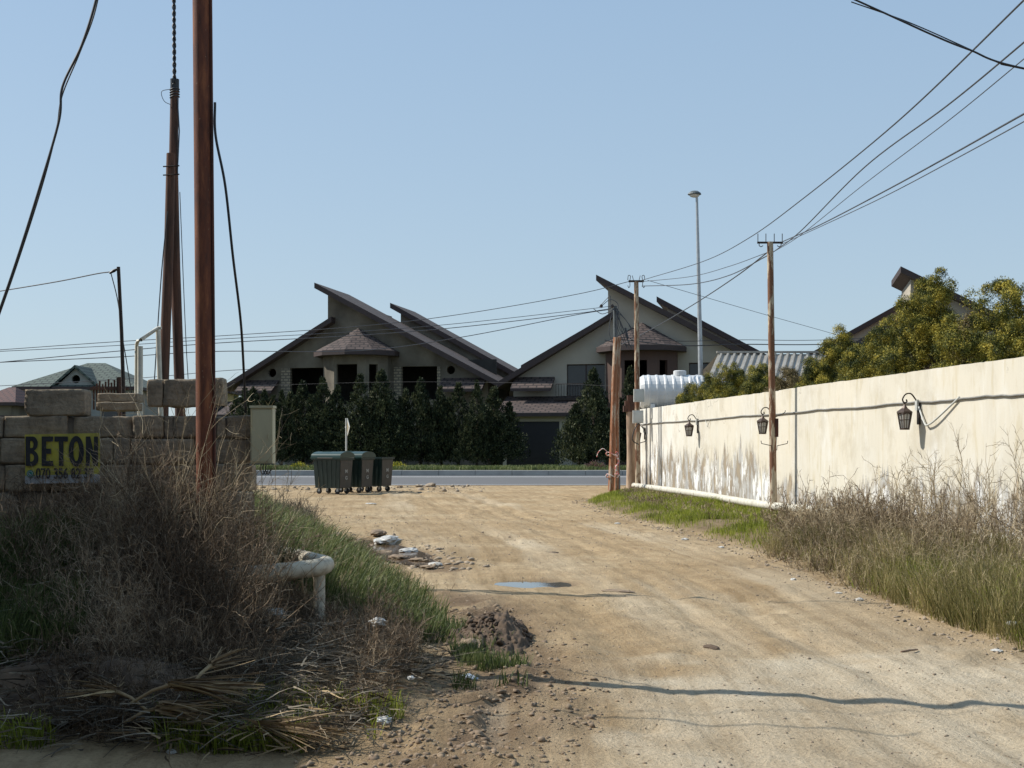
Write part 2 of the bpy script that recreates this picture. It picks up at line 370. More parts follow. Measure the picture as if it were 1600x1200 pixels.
M['boxcream'] = simple('pale_cream_enamel', (0.46, 0.44, 0.29), (0.38, 0.355, 0.235), 4, 0.5, stretch=(1, 1, 0.3))
M['signyellow'] = simple('faded_yellow_banner', (0.52, 0.45, 0.06), (0.36, 0.31, 0.06), 7, 0.7)
M['signblack'] = simple('black_print', (0.012, 0.012, 0.015), (0.03, 0.03, 0.03), 12, 0.7)
M['signgreen'] = simple('green_print', (0.02, 0.22, 0.16), (0.02, 0.17, 0.13), 12, 0.7)
M['signwhite'] = simple('dirty_white_banner', (0.42, 0.43, 0.43), (0.3, 0.3, 0.3), 12, 0.7)
M['plastic'] = simple('white_litter', (0.62, 0.61, 0.57), (0.32, 0.29, 0.24), 16, 0.6)
M['bluish'] = simple('pale_blue_litter', (0.45, 0.52, 0.58), (0.3, 0.34, 0.38), 9, 0.5)
M['redwhite'] = None
M['straw'] = leafmat('dry_palm_leaf', (0.07, 0.045, 0.025), (0.22, 0.145, 0.075), (0.42, 0.31, 0.17), 0.7, 0.1, 3)
M['litter'] = leafmat('dry_leaf_litter', (0.035, 0.028, 0.02), (0.11, 0.09, 0.065), (0.30, 0.25, 0.18), 0.8, 0.05, 2)
M['twig'] = leafmat('dry_twigs', (0.12, 0.088, 0.052), (0.27, 0.205, 0.125), (0.58, 0.47, 0.30), 0.8, 0.0, 1.2)
M['twigr'] = leafmat('dry_red_brown_twigs', (0.06, 0.042, 0.027), (0.16, 0.11, 0.07), (0.42, 0.32, 0.21), 0.8, 0.0, 1.2)
M['thuja'] = leafmat('dark_cypress_leaf', (0.008, 0.015, 0.008), (0.03, 0.042, 0.018), (0.12, 0.125, 0.055), 0.7, 0.12, 1.8)
M['golden'] = leafmat('golden_cypress_leaf', (0.018, 0.03, 0.009), (0.11, 0.12, 0.022), (0.46, 0.37, 0.055), 0.65, 0.12, 3.6, 0.35, 0.75)
M['golden2'] = leafmat('dry_cypress_leaf', (0.06, 0.05, 0.02), (0.16, 0.12, 0.05), (0.28, 0.22, 0.10), 0.7, 0.1, 2)
M['grass'] = leafmat('fresh_grass', (0.09, 0.11, 0.018), (0.21, 0.25, 0.03), (0.40, 0.42, 0.07), 0.6, 0.35, 1.2)
M['olivegrass'] = leafmat('olive_grass', (0.07, 0.07, 0.025), (0.20, 0.18, 0.06), (0.45, 0.37, 0.18), 0.65, 0.3, 1.2)
M['darkgrass'] = leafmat('deep_green_grass', (0.04, 0.06, 0.02), (0.10, 0.135, 0.04), (0.24, 0.25, 0.10), 0.6, 0.3, 1.0)
M['flowers'] = leafmat('yellow_flowers', (0.20, 0.22, 0.02), (0.6, 0.5, 0.03), (0.8, 0.7, 0.08), 0.6, 0.2, 3)
M['pinkflowers'] = leafmat('pink_flowers', (0.06, 0.06, 0.03), (0.28, 0.12, 0.13), (0.4, 0.2, 0.2), 0.6, 0.2, 3)
M['soil'] = simple('dark_soil', (0.135, 0.09, 0.055), (0.06, 0.04, 0.026), 9, 0.95, 0, 0.6, 0.02)
M['clod'] = simple('dry_soil_clods', (0.29, 0.215, 0.14), (0.17, 0.12, 0.08), 8, 0.95, 0, 0.5, 0.02)
M['pebble'] = simple('sandy_pebbles', (0.36, 0.29, 0.21), (0.24, 0.185, 0.13), 3, 0.95)
def ground_mat():
    m, n, b = new_mat('sandy_dirt'); b.inputs['Roughness'].default_value = 0.95; b.inputs['Specular IOR Level'].default_value = 0.2
    v = coord(n, 'Object'); at = n.nodes.new('ShaderNodeAttribute'); at.attribute_name = 'zones'
    sp = n.nodes.new('ShaderNodeSeparateColor'); n.links.new(at.outputs['Color'], sp.inputs[0])
    f1 = noise(n, v, 0.45, 6, 0.6); f2 = noise(n, v, 3.5, 8, 0.65); f3 = noise(n, v, 38, 6, 0.7); f4 = noise(n, v, 140, 3, 0.6)
    c = ramp(n, f1, [(0.3, (0.32, 0.225, 0.12)), (0.5, (0.43, 0.312, 0.178)), (0.7, (0.51, 0.395, 0.245))])
    c = mixc(n, ramp(n, f2, [(0.42, (0, 0, 0)), (0.7, (0.6, 0.6, 0.6))]), c, (0.25, 0.175, 0.095))
    c = mixc(n, sp.outputs[1], c, mixc(n, f2, (0.53, 0.44, 0.31), (0.62, 0.54, 0.405)))     # pale compacted wheel tracks
    c = mixc(n, sp.outputs[0], c, mixc(n, f2, (0.06, 0.044, 0.028), (0.12, 0.088, 0.055)))     # humus under the weeds, toned darker to deepen the shade there
    c = mixc(n, sp.outputs[2], c, mixc(n, f2, (0.12, 0.08, 0.05), (0.22, 0.15, 0.09)))     # damp mud
    ta = n.nodes.new('ShaderNodeAttribute'); ta.attribute_name = 'track'
    def tn(sx, sy, sc, det=5):
        mp = n.nodes.new('ShaderNodeMapping'); mp.inputs['Scale'].default_value = (sx, sy, 1); n.links.new(ta.outputs['Vector'], mp.inputs[0]); return noise(n, mp.outputs[0], sc, det, 0.65)
    t1_ = tn(1.5, 0.06, 4.0); t2_ = tn(4, 0.45, 3.0, 7); pit = noise(n, v, 11, 5, 0.6)
    c = mixc(n, 0.42, c, ramp(n, t1_, [(0.36, (0.6, 0.55, 0.48)), (0.5, (1, 1, 1)), (0.64, (1.22, 1.22, 1.22))]), "MULTIPLY")
    c = mixc(n, 0.22, c, ramp(n, t2_, [(0.38, (0.62, 0.57, 0.5)), (0.5, (1, 1, 1)), (0.62, (1.15, 1.15, 1.15))]), "MULTIPLY")
    c = mixc(n, ramp(n, pit, [(0.60, (0, 0, 0)), (0.72, (0.6, 0.6, 0.6))]), c, (0.22, 0.155, 0.09))
    c = mixc(n, 0.55, c, ramp(n, f3, [(0.3, (0.55, 0.52, 0.5)), (0.5, (1, 1, 1)), (0.72, (1.18, 1.18, 1.18))]), 'MULTIPLY')
    c = mixc(n, 0.5, c, ramp(n, f4, [(0.3, (0.7, 0.68, 0.65)), (0.45, (1, 1, 1))]), 'MULTIPLY')
    c = mixc(n, at.outputs['Alpha'], mixc(n, f2, (0.06, 0.075, 0.025), (0.10, 0.11, 0.04)), c)  # lawn beyond the road
    n.links.new(c, b.inputs['Base Color'])
    bump(n, b, math_(n, 'ADD', math_(n, 'ADD', math_(n, 'MULTIPLY', f3, 0.6), math_(n, 'MULTIPLY', f2, 0.6)), math_(n, 'MULTIPLY', t2_, 0.2)), 1.0, 0.05)
    return m
M['ground'] = ground_mat()
def water_mat(name, c, rough):
    m, n, b = new_mat(name); b.inputs['Base Color'].default_value = rgb(c); b.inputs['Roughness'].default_value = rough
    b.inputs['Specular IOR Level'].default_value = 0.9
    bump(n, b, noise(n, coord(n), 9, 3), 0.03, 0.01); return m
M['puddle'] = water_mat('puddle_water', (0.10, 0.09, 0.075), 0.03)
M['silt'] = simple('wet_grey_silt', (0.34, 0.30, 0.24), (0.24, 0.2, 0.155), 9, 0.25, 0, 0.1, 0.005)
M['mudpuddle'] = water_mat('muddy_water', (0.10, 0.06, 0.03), 0.12)

# ------------------------------------------------------------------ terrain
EL_Y = np.array([0, 6.6, 7.4, 8.8, 10.6, 12.2, 15.8, 17.5, 20.9, 28, 34, 44, 50]); EL_X = np.array([-0.9, -0.7, -0.5, -0.3, -0.5, -0.65, -1.25, -1.9, -2.9, -4.6, -6.2, -9, -12])
ER_Y = np.array([0, 9.3, 12.2, 16.6, 20.9, 27, 32.6, 36, 40, 46, 50]); ER_X = np.array([4.0, 3.85, 3.75, 3.7, 3.5, 2.75, 2.05, 1.9, 2.6, 3.9, 6])
CT_Y = np.array([0, 7, 12, 20, 30, 40, 50, 60]); CT_X = np.array([2.2, 1.9, 1.6, 1.0, -0.6, -1.9, -3.2, -3.5])
EL = lambda y: np.interp(y, EL_Y, EL_X)
ER = lambda y: np.interp(y, ER_Y, ER_X)
CT = lambda y: np.interp(y, CT_Y, CT_X)
def puddle_mask(x, y):
    m1 = smooth(1.55 - np.sqrt(((x - 0.27) / 0.42) ** 2 + ((y - 15.15) / 0.42) ** 2))
    a = math.atan2(-(17.6 - 22.4), (-1.2 + 2.9)); ux, uy = math.sin(a * 0 + 0.34), math.cos(0.34)
    dx, dy = x + 2.02, y - 20.0; s_ = -dx * ux + dy * uy; t_ = dx * uy + dy * ux
    m2 = smooth(1.6 - np.sqrt((s_ / 2.7) ** 2 + (t_ / 0.48) ** 2) + 0.35 * fbm(x * 2, y * 1.0, 91, 3))
    m3 = smooth(1.5 - np.sqrt(((x + 0.08 + 0.1 * fbm(y * 1.5, y * 0, 66, 2)) / 0.09) ** 2 + ((y - 7.55) / 0.65) ** 2))
    return m1, m2, m3
def bankmask(x, y):
    e = EL(y) + 0.18 * fbm(y * 1.3, y * 0, 5, 3)
    return smooth((e - x) / 1.7) * smooth((y - 6.75) / 0.7) * (1 - smooth((y - 26) / 12))
def H(x, y):
    x = np.asarray(x, float); y = np.asarray(y, float)
    near = 1 - smooth((y - 46) / 5)
    h = (0.04 * fbm(x / 3.2, y / 3.2, 1) + 0.012 * fbm(x / 0.9, y / 0.9, 2) + 0.012 * fbm(x / 0.28, y / 0.28, 3) + 0.006 * fbm(x / 0.09, y / 0.09, 4, 2)) * near
    h = h + 0.07 * np.clip(fbm(x / 0.5, y / 0.8, 33, 4) - 0.18, 0, 1) * near - 0.16 * np.clip(fbm(x / 0.8, y / 0.9, 36, 4) - 0.33, 0, 1) * near
    u = x - CT(y)
    for c in (-0.8, 0.75, 0.2):
        h = h - 0.045 * np.exp(-((u - c + 0.15 * fbm(y / 4, y * 0, 7, 2)) / 0.16) ** 2) * near * (0.6 + 0.5 * fbm(y / 2, y * 0 + c, 8, 2))
    b = bankmask(x, y)
    h = h + b * (0.12 + (0.33 + 0.42 * smooth((EL(y) - 1.3 - x) / 1.2)) * smooth((y - 7.0) / 2.8) * (1 - 0.5 * smooth((y - 10.5) / 2)) + 0.10 * fbm(x / 0.8, y / 0.8, 9))
    h = h + 0.14 * smooth((x - ER(y)) / 1.0) * (1 - smooth((y - 40) / 6)) * (1 + 0.3 * fbm(x, y, 12))
    # churned soil at the foot of the left bank
    cl = np.exp(-((x - EL(y) - 0.35) / 0.45) ** 2) * (1 - smooth((y - 12.5) / 2))
    h = h + cl * 0.075 * np.clip(fbm(x / 0.22, y / 0.22, 21, 4) + 0.15, 0, 1)
    m1, m2, m3 = puddle_mask(x, y)
    h = h * (1 - m1) + (-0.07) * m1; h = h * (1 - m2) + (-0.07 + 0.06 * np.clip(fbm(x * 3, y * 1.5, 92, 3), -0.2, 1)) * m2; h = h * (1 - m3 * 0.7) + (-0.05) * m3 * 0.7
    h = np.where((y > 52.3) & (y < 70.3), -0.06, h)
    h = np.where(y >= 70.3, 0.2, h)
    return h
def build_ground():
    ys = [-60, -30, -15, -6, 0, 1.5, 3] + list(np.linspace(3.8, 5.2, 8)) + list(5.3 * np.exp(np.arange(0, math.log(52.2 / 5.3), 0.0062))) + [52.25, 52.35, 60, 69.9, 70.25, 70.35, 76, 90, 120, 180, 300, 600, 1200, 3000]
    xs = np.concatenate([[-2500, -900, -300, -120, -60, -40, -28], np.arange(-20, -6, 0.3), np.arange(-6, -4, 0.1), np.arange(-4, 4.6, 0.034), np.arange(4.6, 8, 0.12), np.arange(8, 20, 0.6), [28, 40, 60, 120, 300, 900, 2500]])
    X, Y = np.meshgrid(xs, ys); Z = H(X, Y)
    V = np.stack([X, Y, Z], -1).reshape(-1, 3); nx, ny = len(xs), len(ys)
    i = np.arange(ny - 1)[:, None] * nx + np.arange(nx - 1)[None, :]
    Fq = np.stack([i, i + 1, i + nx + 1, i + nx], -1).reshape(-1, 4)
    o = np_obj('ground', V, [Fq], M['ground'], smooth=True); tag(o, kind='structure')
    x, y = V[:, 0], V[:, 1]
    bank = bankmask(x, y); vr = smooth((x - ER(y) + 0.25 * fbm(x * 2, y * 2, 44)) / 0.5) * (1 - smooth((y - 38) / 6))
    hum_shade = np.clip(bank * 0.95 + vr * 0.6, 0, 1)
    u = x - CT(y)
    ruts = 1 - 0.55 * np.clip(fbm(u / 0.18, y / 9, 61, 3) - 0.05, 0, 1) - 0.0
    st = fbm(u * 1.6 + 0.4 * fbm(x, y / 4, 51), y * 0.10, 50, 4)
    track = smooth((st + 0.10) / 0.5) * np.exp(-(u / 2.3) ** 4) * (0.35 + 0.65 * smooth(fbm(x / 2.2, y / 3, 52, 3) + 0.55)) * (1 - vr)
    pale = smooth(((10.2 - y) / 1.1 + 1.3 * fbm(x / 1.1, y / 0.7, 53, 4) + 0.0)) * smooth((x - 0.35 - 0.5 * fbm(x, y * 2, 54)) / 0.5) * (0.75 + 0.5 * fbm(x / 0.5, y / 0.5, 57, 4))
    track = np.clip(np.maximum(track * 0.55, pale * 0.9), 0, 1)
    track = np.maximum(track, smooth(puddle_mask(x, y)[2]) * 0.7)
    m1, m2, m3 = puddle_mask(x, y)
    cl = np.exp(-((x - EL(y) - 0.35) / 0.5) ** 2) * (1 - smooth((y - 13) / 2)) * smooth(fbm(x * 2, y * 2, 60) + 0.75)
    wet = np.clip(np.maximum.reduce([smooth(m1 * 2.5) * 0.55, smooth(m2 * 2) * 0.7, cl * 0.95]), 0, 1)
    far = np.where(y > 70.2, 0.0, 1.0)
    tv = o.data.attributes.new('track', 'FLOAT_VECTOR', 'POINT'); tv.data.foreach_set('vector', np.stack([u + 0.25 * fbm(x / 3, y / 5, 81, 2), y, 0 * y], -1).astype(np.float32).ravel())
    ca = o.data.color_attributes.new('zones', 'FLOAT_COLOR', 'POINT')
    ca.data.foreach_set('color', np.stack([hum_shade, track, wet, far], -1).astype(np.float32).ravel())
build_ground()
def sheet(name, x0, x1, y0, y1, z, mat, kind='structure'):
    b = MB(); b.face([(x0, y0, z), (x1, y0, z), (x1, y1, z), (x0, y1, z)]); return tag(b.build(name, mat), kind=kind)
sheet('road', -400, 400, 52.0, 69.7, 0.0, M['asphalt'])
b = MB()
for y0, y1 in ((66.2, 66.7), (53.2, 53.4)): b.face([(-400, y0, 0.004), (400, y0, 0.004), (400, y1, 0.004), (-400, y1, 0.004)])
tag(b.build('road_marking', M['whiteline']), kind='structure')
b = MB()
for i in range(-60, 60): b.box(i * 2.0 + 0.01, i * 2.0 + 1.99, 69.6, 70.4, -0.1, 0.27 + 0.004 * (i % 3))
tag(b.build('kerb', M['kerb']), kind='structure')
def puddle(name, cx, cy, rx, ry, rot, mat, z=-0.035):
    b = MB(); n = 40
    pts = [Vector((rx * math.cos(2 * math.pi * k / n), ry * math.sin(2 * math.pi * k / n), 0)) for k in range(n)]
    Mx = Matrix.Translation((cx, cy, z)) @ Matrix.Rotation(rot, 4, 'Z')
    pts = [p * (1 + 0.25 * float(fbm(p.x * 4 / rx * 0.3 + cx, p.y * 4 / ry * 0.3, 3, 3))) for p in pts]
    b.face([Mx @ p for p in pts]); return tag(b.build(name, mat), kind='structure')
puddle('puddle', 0.27, 15.15, 0.5, 0.5, 0, M['puddle'], -0.045)
puddle('muddy_puddle', -2.02, 20.0, 0.55, 3.0, 0.34, M['mudpuddle'])

# ------------------------------------------------------------------ long plastered wall on the right
WX = lambda y: 9.155 - 0.109 * y
WD = Vector((-0.109, 1, 0)).normalized()
far_end = Vector((WX(43.9), 43.9, 0)); LW = 32.5
wang = math.atan2(-WD.y, -WD.x)            # local +x runs from the far end towards the camera
wall = empty('plaster_wall', far_end, 'long cream plastered wall with peeling paint along the dirt road', 'wall', rz=wang)
# local +y : direction left of +x ; camera-left side is local -y
b = MB(); rng = random.Random(4)
n = 420; tops = [2.86 + 0.012 * float(fbm(i / 30, 0, 3, 2)) + 0.007 * float(fbm(i / 3, 0, 5, 2)) - (0.02 if rng.random() < 0.05 else 0) for i in range(n + 1)]
for i in range(n):
    x0, x1 = LW * i / n, LW * (i + 1) / n; a, c = tops[i], tops[i + 1]
    b.face([(x0, 0, -0.3), (x0, 0, a), (x1, 0, c), (x1, 0, -0.3)])
    b.face([(x0, 0.25, -0.3), (x1, 0.25, -0.3), (x1, 0.25, c), (x0, 0.25, a)])
    b.face([(x0, 0, a), (x0, 0.25, a), (x1, 0.25, c), (x1, 0, c)])
b.face([(0, 0, -0.3), (0, 0.25, -0.3), (0, 0.25, tops[0]), (0, 0, tops[0])])
b.face([(LW, 0, -0.3), (LW, 0, tops[-1]), (LW, 0.25, tops[-1]), (LW, 0.25, -0.3)])
# the visible face must be on the road side
wl = wall.matrix_world
for i in range(len(b.v)):
    x, y, z = b.v[i]; b.v[i] = (x, -y, z)
b.f = [tuple(reversed(f)) for f in b.f]; b.uv = [list(reversed(u)) for u in b.uv]
def side_sign():
    p = Vector((0, 1, 0)); p.rotate(Matrix.Rotation(wang, 3, 'Z')); return 1 if p.x < 0 else -1
SS = side_sign()      # local y sign that points to the road
if SS < 0:
    for i in range(len(b.v)):
        x, y, z = b.v[i]; b.v[i] = (x, -y, z)
    b.f = [tuple(reversed(f)) for f in b.f]; b.uv = [list(reversed(u)) for u in b.uv]
b.build('wall_body', M['wall'], wall)
def wallpt(px, z=0.0, off=0.0):        # a point on the wall seen at column px; off = metres out towards the road
    k = (px - 800) / F; Y = 9.155 / (k + 0.109)
    return Vector((WX(Y), Y, z)) + Vector((-WD.y, WD.x, 0)) * off
b = MB(); pts = []
rr = random.Random(8)
for px in range(1004, 1720, 12): 
    p = wallpt(px, 2.33, 0.025); p.z += 0.012 * math.sin(px * 0.05) + rr.uniform(-0.008, 0.008) - 0.0; pts.append(p)
o = None
b.tube(pts, 0.017, 6); c_ = b.build('wall_cable', simple('grey_cable', (0.16, 0.155, 0.14), (0.22, 0.21, 0.19), 9, 0.6)); tag(c_, 'thin grey cable fixed along the cream wall at lantern height', 'cable')
b = MB(); b.tube(bez([wallpt(1437, 2.30, 0.03), wallpt(1449, 1.98, 0.05), wallpt(1456, 1.95, 0.06), wallpt(1470, 2.05, 0.06), wallpt(1502, 2.36, 0.03)], 8), 0.016, 6)
tag(b.build('loose_cable', M['box']), 'pale loose cable looping below the wall cable beside the nearest lantern', 'cable')
b = MB(); b.tube([wallpt(1104, 2.31, 0.03), wallpt(1108, 2.12, 0.05), wallpt(1111, 2.31, 0.03)], 0.008, 5)
tag(b.build('loose_cable', M['box']), 'short pale wire loop hanging in a V beside the faint lantern on the wall', 'cable')
# pipe along the foot of the wall
b = MB(); b.tube([wallpt(px, 0.30 + 0.015 * math.sin(px * 0.03), 0.42) for px in range(1003, 1700, 20)], 0.09, 12)
pipe = b.build('pipe', M['whitepipe'])
root = empty('gas_pipe', (0, 0, 0), 'white pipe running low along the foot of the cream wall', 'pipe'); pipe.parent = root
for px in (1010, 1090, 1190, 1330, 1460, 1590):
    p = wallpt(px, 0, 0.42); b = MB(); b.tube([(p.x, p.y, -0.1), (p.x, p.y, 0.24)], 0.03, 8); b.build('support', M['rust'], root)
    
# lanterns
def lantern(px, label, z=2.34):
    p = wallpt(px, z, 0.0)
    t = empty('wall_lantern', p, label, 'lantern', 'old lanterns along the cream wall', rz=math.atan2(WD.x, -WD.y) * 0 + math.atan2(WD.y, WD.x) - math.pi / 2)
    return t
# local frame: -x points to the road, +y runs away along the wall
L0 = lantern(1437, 'nearest wall lantern, brown metal with frosted panes, right end of the cream wall')
b = MB(); b.box(-0.035, -0.003, -0.05, 0.05, -0.42, 0.02); b.build('back_plate', M['darkiron'], L0)
b = MB(); b.box(-0.075, -0.036, -0.045, 0.045, -0.16, 0.04); b.build('junction_box', M['box'], L0)
b = MB(); b.tube(bez([(-0.04, 0, -0.02), (-0.09, 0, 0.06), (-0.17, 0, 0.15), (-0.27, 0, 0.14), (-0.33, 0, 0.05), (-0.30, 0, -0.02), (-0.25, 0, 0.0), (-0.26, 0, 0.045)], 6), 0.014, 6)
b.tube([(-0.29, 0, 0.0), (-0.29, 0, -0.06)], 0.01, 6); b.build('bracket', M['darkiron'], L0)
bz = simple('brown_bronze_paint', (0.085, 0.055, 0.038), (0.05, 0.032, 0.024), 25, 0.5, 0.3)
b = MB(); n6 = 6
b.lathe([(0.018, -0.05), (0.03, -0.075), (0.06, -0.12), (0.15, -0.18), (0.155, -0.205), (0.12, -0.205)], n6, (-0.29, 0, 0)); b.build('cap', bz, L0)
b = MB()
for k in range(6):
    a = math.pi * 2 * k / 6; a2 = math.pi * 2 * (k + 1) / 6
    t0 = Vector((-0.29 + 0.14 * math.cos(a), 0.14 * math.sin(a), -0.2)); b0 = Vector((-0.29 + 0.085 * math.cos(a), 0.085 * math.sin(a), -0.50))
    t1 = Vector((-0.29 + 0.14 * math.cos(a2), 0.14 * math.sin(a2), -0.2)); b1 = Vector((-0.29 + 0.085 * math.cos(a2), 0.085 * math.sin(a2), -0.50))
    b.tube([t0, b0], 0.011, 4); b.tube([(t0 + t1) / 2, (b0 + b1) / 2], 0.006, 4); b.tube([t0.lerp(b0, 0.45), t1.lerp(b1, 0.45)], 0.006, 4)
    b.tube([t0.lerp(b0, 0.12), (t0 + t1) / 2 + Vector((0, 0, 0.0)), t1.lerp(b1, 0.12)], 0.012, 4)
b.lathe([(0.085, -0.52), (0.098, -0.515), (0.098, -0.49), (0.08, -0.488)], 6, (-0.29, 0, 0)); b.build('frame', bz, L0)
m, nn, bb = new_mat('frosted_glass'); bb.inputs['Base Color'].default_value = (0.62, 0.6, 0.55, 1); bb.inputs['Roughness'].default_value = 0.5; bb.inputs['Transmission Weight'].default_value = 0.35
b = MB(); b.lathe([(0.078, -0.488), (0.128, -0.208)], 6, (-0.29, 0, 0)); b.build('glass_pane', m, L0)
L0.scale = (0.9, 0.9, 0.9)
for px, lb in ((1209, 'brown wall lantern half hidden behind the leaning rusty pole with hooks'), (1091, 'faded wall lantern above the worst of the peeling paint, left of the hooked pole'), (1008, 'farthest wall lantern, at the far end of the wall beside the meter boxes')):
    c_ = copy_tree(L0); c_.location = wallpt(px, 2.34 if px > 1050 else 2.2); c_['label'] = lb

# ------------------------------------------------------------------ houses across the road
Lf = lambda x: 6.08 + 0.586 * (x + 12.1)
Mf = lambda x: 13.8 - 0.534 * (x + 4.7)
L2 = lambda x: 7.8 + 0.555 * (x + 11.8)
M2 = lambda x: 13.0 - 0.554 * (x + 1.06)
def slab(b, xa, za, xb, zb, y0, y1, th=0.42):
    """roof slab, xa<xb; top line (xa,za)-(xb,zb)"""
    A = [(xa, y0, za), (xb, y0, zb), (xb, y1, zb), (xa, y1, za)]
    Bm = [(x, y, z - th) for x, y, z in A]
    b.face(A, 0); b.face(list(reversed(Bm)), 2)
    for i in range(4):
        j = (i + 1) % 4; b.face([Bm[i], Bm[j], A[j], A[i]], 1)
def house(loc, finished, label, brick=True):
    root = empty('villa', loc, label, 'house', 'steep roofed villas across the road', rz=R(-12))
    wm = M['cream'] if finished else M['rawplaster']
    xl, xr = -11.0, 8.6
    b = MB()
    prof = [(xl, 0), (xr, 0), (xr, Mf(xr) - 0.3), (-3.96, Mf(-3.96) - 0.3), (-3.96, Lf(-3.96) - 0.25), (xl, Lf(xl) - 0.3)]
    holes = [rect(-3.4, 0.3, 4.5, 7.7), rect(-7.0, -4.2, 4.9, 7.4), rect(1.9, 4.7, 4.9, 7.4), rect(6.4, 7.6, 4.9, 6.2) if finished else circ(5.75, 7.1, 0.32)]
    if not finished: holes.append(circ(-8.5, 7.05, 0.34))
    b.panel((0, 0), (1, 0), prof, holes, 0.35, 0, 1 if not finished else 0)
    def ex(pr, y0, y1):
        for i in range(len(pr)):
            a, c = pr[i], pr[(i + 1) % len(pr)]
            b.face([(a[0], y0, a[1]), (a[0], y1, a[1]), (c[0], y1, c[1]), (c[0], y0, c[1])][::-1], 0)
    ex(prof, 0, 7)
    p2 = [(xl + 0.3, 0), (xr + 0.1, 0), (xr + 0.1, M2(xr) - 0.3), (-0.3, M2(-0.3) - 0.3), (-0.3, 10.6), (-3.4, 10.6), (-3.4, L2(-3.4) - 0.3), (xl + 0.3, L2(xl + 0.3) - 0.3)]
    b.panel((0, 7.02), (1, 7.02), p2); ex(p2, 7.02, 13)
    b.face([(a, 13, z) for a, z in reversed(p2)], 0)
    # bay
    bw = 'brownclad' if finished else None
    b.build('wall', [wm, M['rawblock']], root)
    if not finished:
        for x0, x1 in ((-7.75, -7.0), (4.7, 4.95), (1.3, 1.9), (-4.2, -3.95)):
            b = MB(); b.box(x0, x1, -0.05, 0.0 - 0.003, 3.6, 7.35); b.build('blockwork_pier', M['rawblock'], root)
    b = MB(); cx, r_ = -1.45, 2.55
    pts = [(cx - r_, 0.3), (cx - r_, -0.9), (cx - 1.25, -2.1), (cx + 1.25, -2.1), (cx + r_, -0.9), (cx + r_, 0.3)]
    for i in range(5):
        a, c = pts[i], pts[i + 1]; l = math.dist(a, c)
        hs = []
        if i == 2: hs = [rect(0.2, 1.8, 4.5, 7.5)]
        elif i == 3: hs = [rect(0.25, 0.95, 4.5, 7.5)]
        b.panel(a, c, rect(0, l, 0, 8.25), hs, 0.3, 0, 0)
    b.face([(x, y, 8.2) for x, y in pts], 0); b.face([(x, y, 4.3) for x, y in pts], 0)
    b.build('bay', M['brownclad'] if finished else wm, root)
    b = MB(); b.box(xl + 0.4, xr - 0.4, 0.4, 6.6, 4.35, 4.6); b.box(xl + 0.5, xr - 0.5, 5.0, 5.2, 4.6, 8.2); b.build('floor_slab', M['roomshade'], root)  # floor and back wall coloured dark in place of room shade
    b = MB()
    slab(b, -12.1, Lf(-12.1), -3.36, Lf(-3.36), -0.9, 7.0)
    slab(b, -11.8, L2(-11.8), -3.1, L2(-3.1), 6.6, 13.6)
    slab(b, -4.7, Mf(-4.7), 9.6, Mf(9.6), -0.95, 7.0)
    slab(b, -1.06, M2(-1.06), 9.9, M2(9.9), 6.55, 13.7)
    b.build('roof', [M['shingle'], M['fascia'], M['soffit']], root)
    b = MB(); apex = (cx, -0.2, 10.35); nn_ = 10; er = 3.35
    ring = [(cx + er * math.cos(2 * math.pi * (k + .5) / nn_), -0.3 + er * 0.9 * math.sin(2 * math.pi * (k + .5) / nn_), 8.5) for k in range(nn_)]
    for k in range(nn_):
        a, c = ring[k], ring[(k + 1) % nn_]
        b.face([a, c, apex], 0); b.face([(a[0], a[1], 8.15), (c[0], c[1], 8.15), c, a], 1)
    b.face([(p[0], p[1], 8.15) for p in reversed(ring)], 2)
    b.build('bay_roof', [M['shingle'], M['fascia'], M['soffit']], root)
    # lower tiled skirts either side of the windows
    for x0, x1 in ((-10.9, -7.9), (5.1, 8.5)):
        b = MB()
        A = [(x0, -1.6, 5.6), (x1, -1.6, 5.6), (x1, -0.02, 6.5), (x0, -0.02, 6.5)]; Bm = [(x, y, z - 0.2) for x, y, z in A]
        b.face(A, 0); b.face(list(reversed(Bm)), 2)
        for i in range(4): b.face([Bm[i], Bm[(i + 1) % 4], A[(i + 1) % 4], A[i]], 1)
        b.build('skirt_roof', [M['shingle'], M['fascia'], M['soffit']], root)
    if finished:
        for x0, x1, z0, z1 in ((-7.0, -4.2, 4.9, 7.4), (1.9, 4.7, 4.9, 7.4), (6.4, 7.6, 4.9, 6.2)):
            f = MB()
            for k in range(3):
                xx = x0 + (x1 - x0) * k / 2; f.box(max(x0, xx - 0.05), min(x1, xx + 0.05), 0.2, 0.28, z0, z1)
            f.box(x0, x1, 0.21, 0.27, z1 - 0.08, z1); f.box(x0, x1, 0.21, 0.27, z0, z0 + 0.08)
            wo = f.build('window', M['fascia'], root)
            g = MB(); g.box(x0, x1, 0.235, 0.245, z0, z1); g.build('pane', M['glass'], wo)
        r2 = MB(); 
        for zz in (5.0, 5.9): r2.tube([(-7.6, -1.2, zz), (-4.2, -1.2, zz)], 0.03, 5)
        for k in range(18): r2.tube([(-7.6 + 0.2 * k, -1.2, 5.0), (-7.6 + 0.2 * k, -1.2, 5.9)], 0.015, 4)
        r2.box(-7.7, -4.1, -1.3, -0.02, 4.7, 4.9); r2.build('balcony_railing', M['darkiron'], root)
    return root
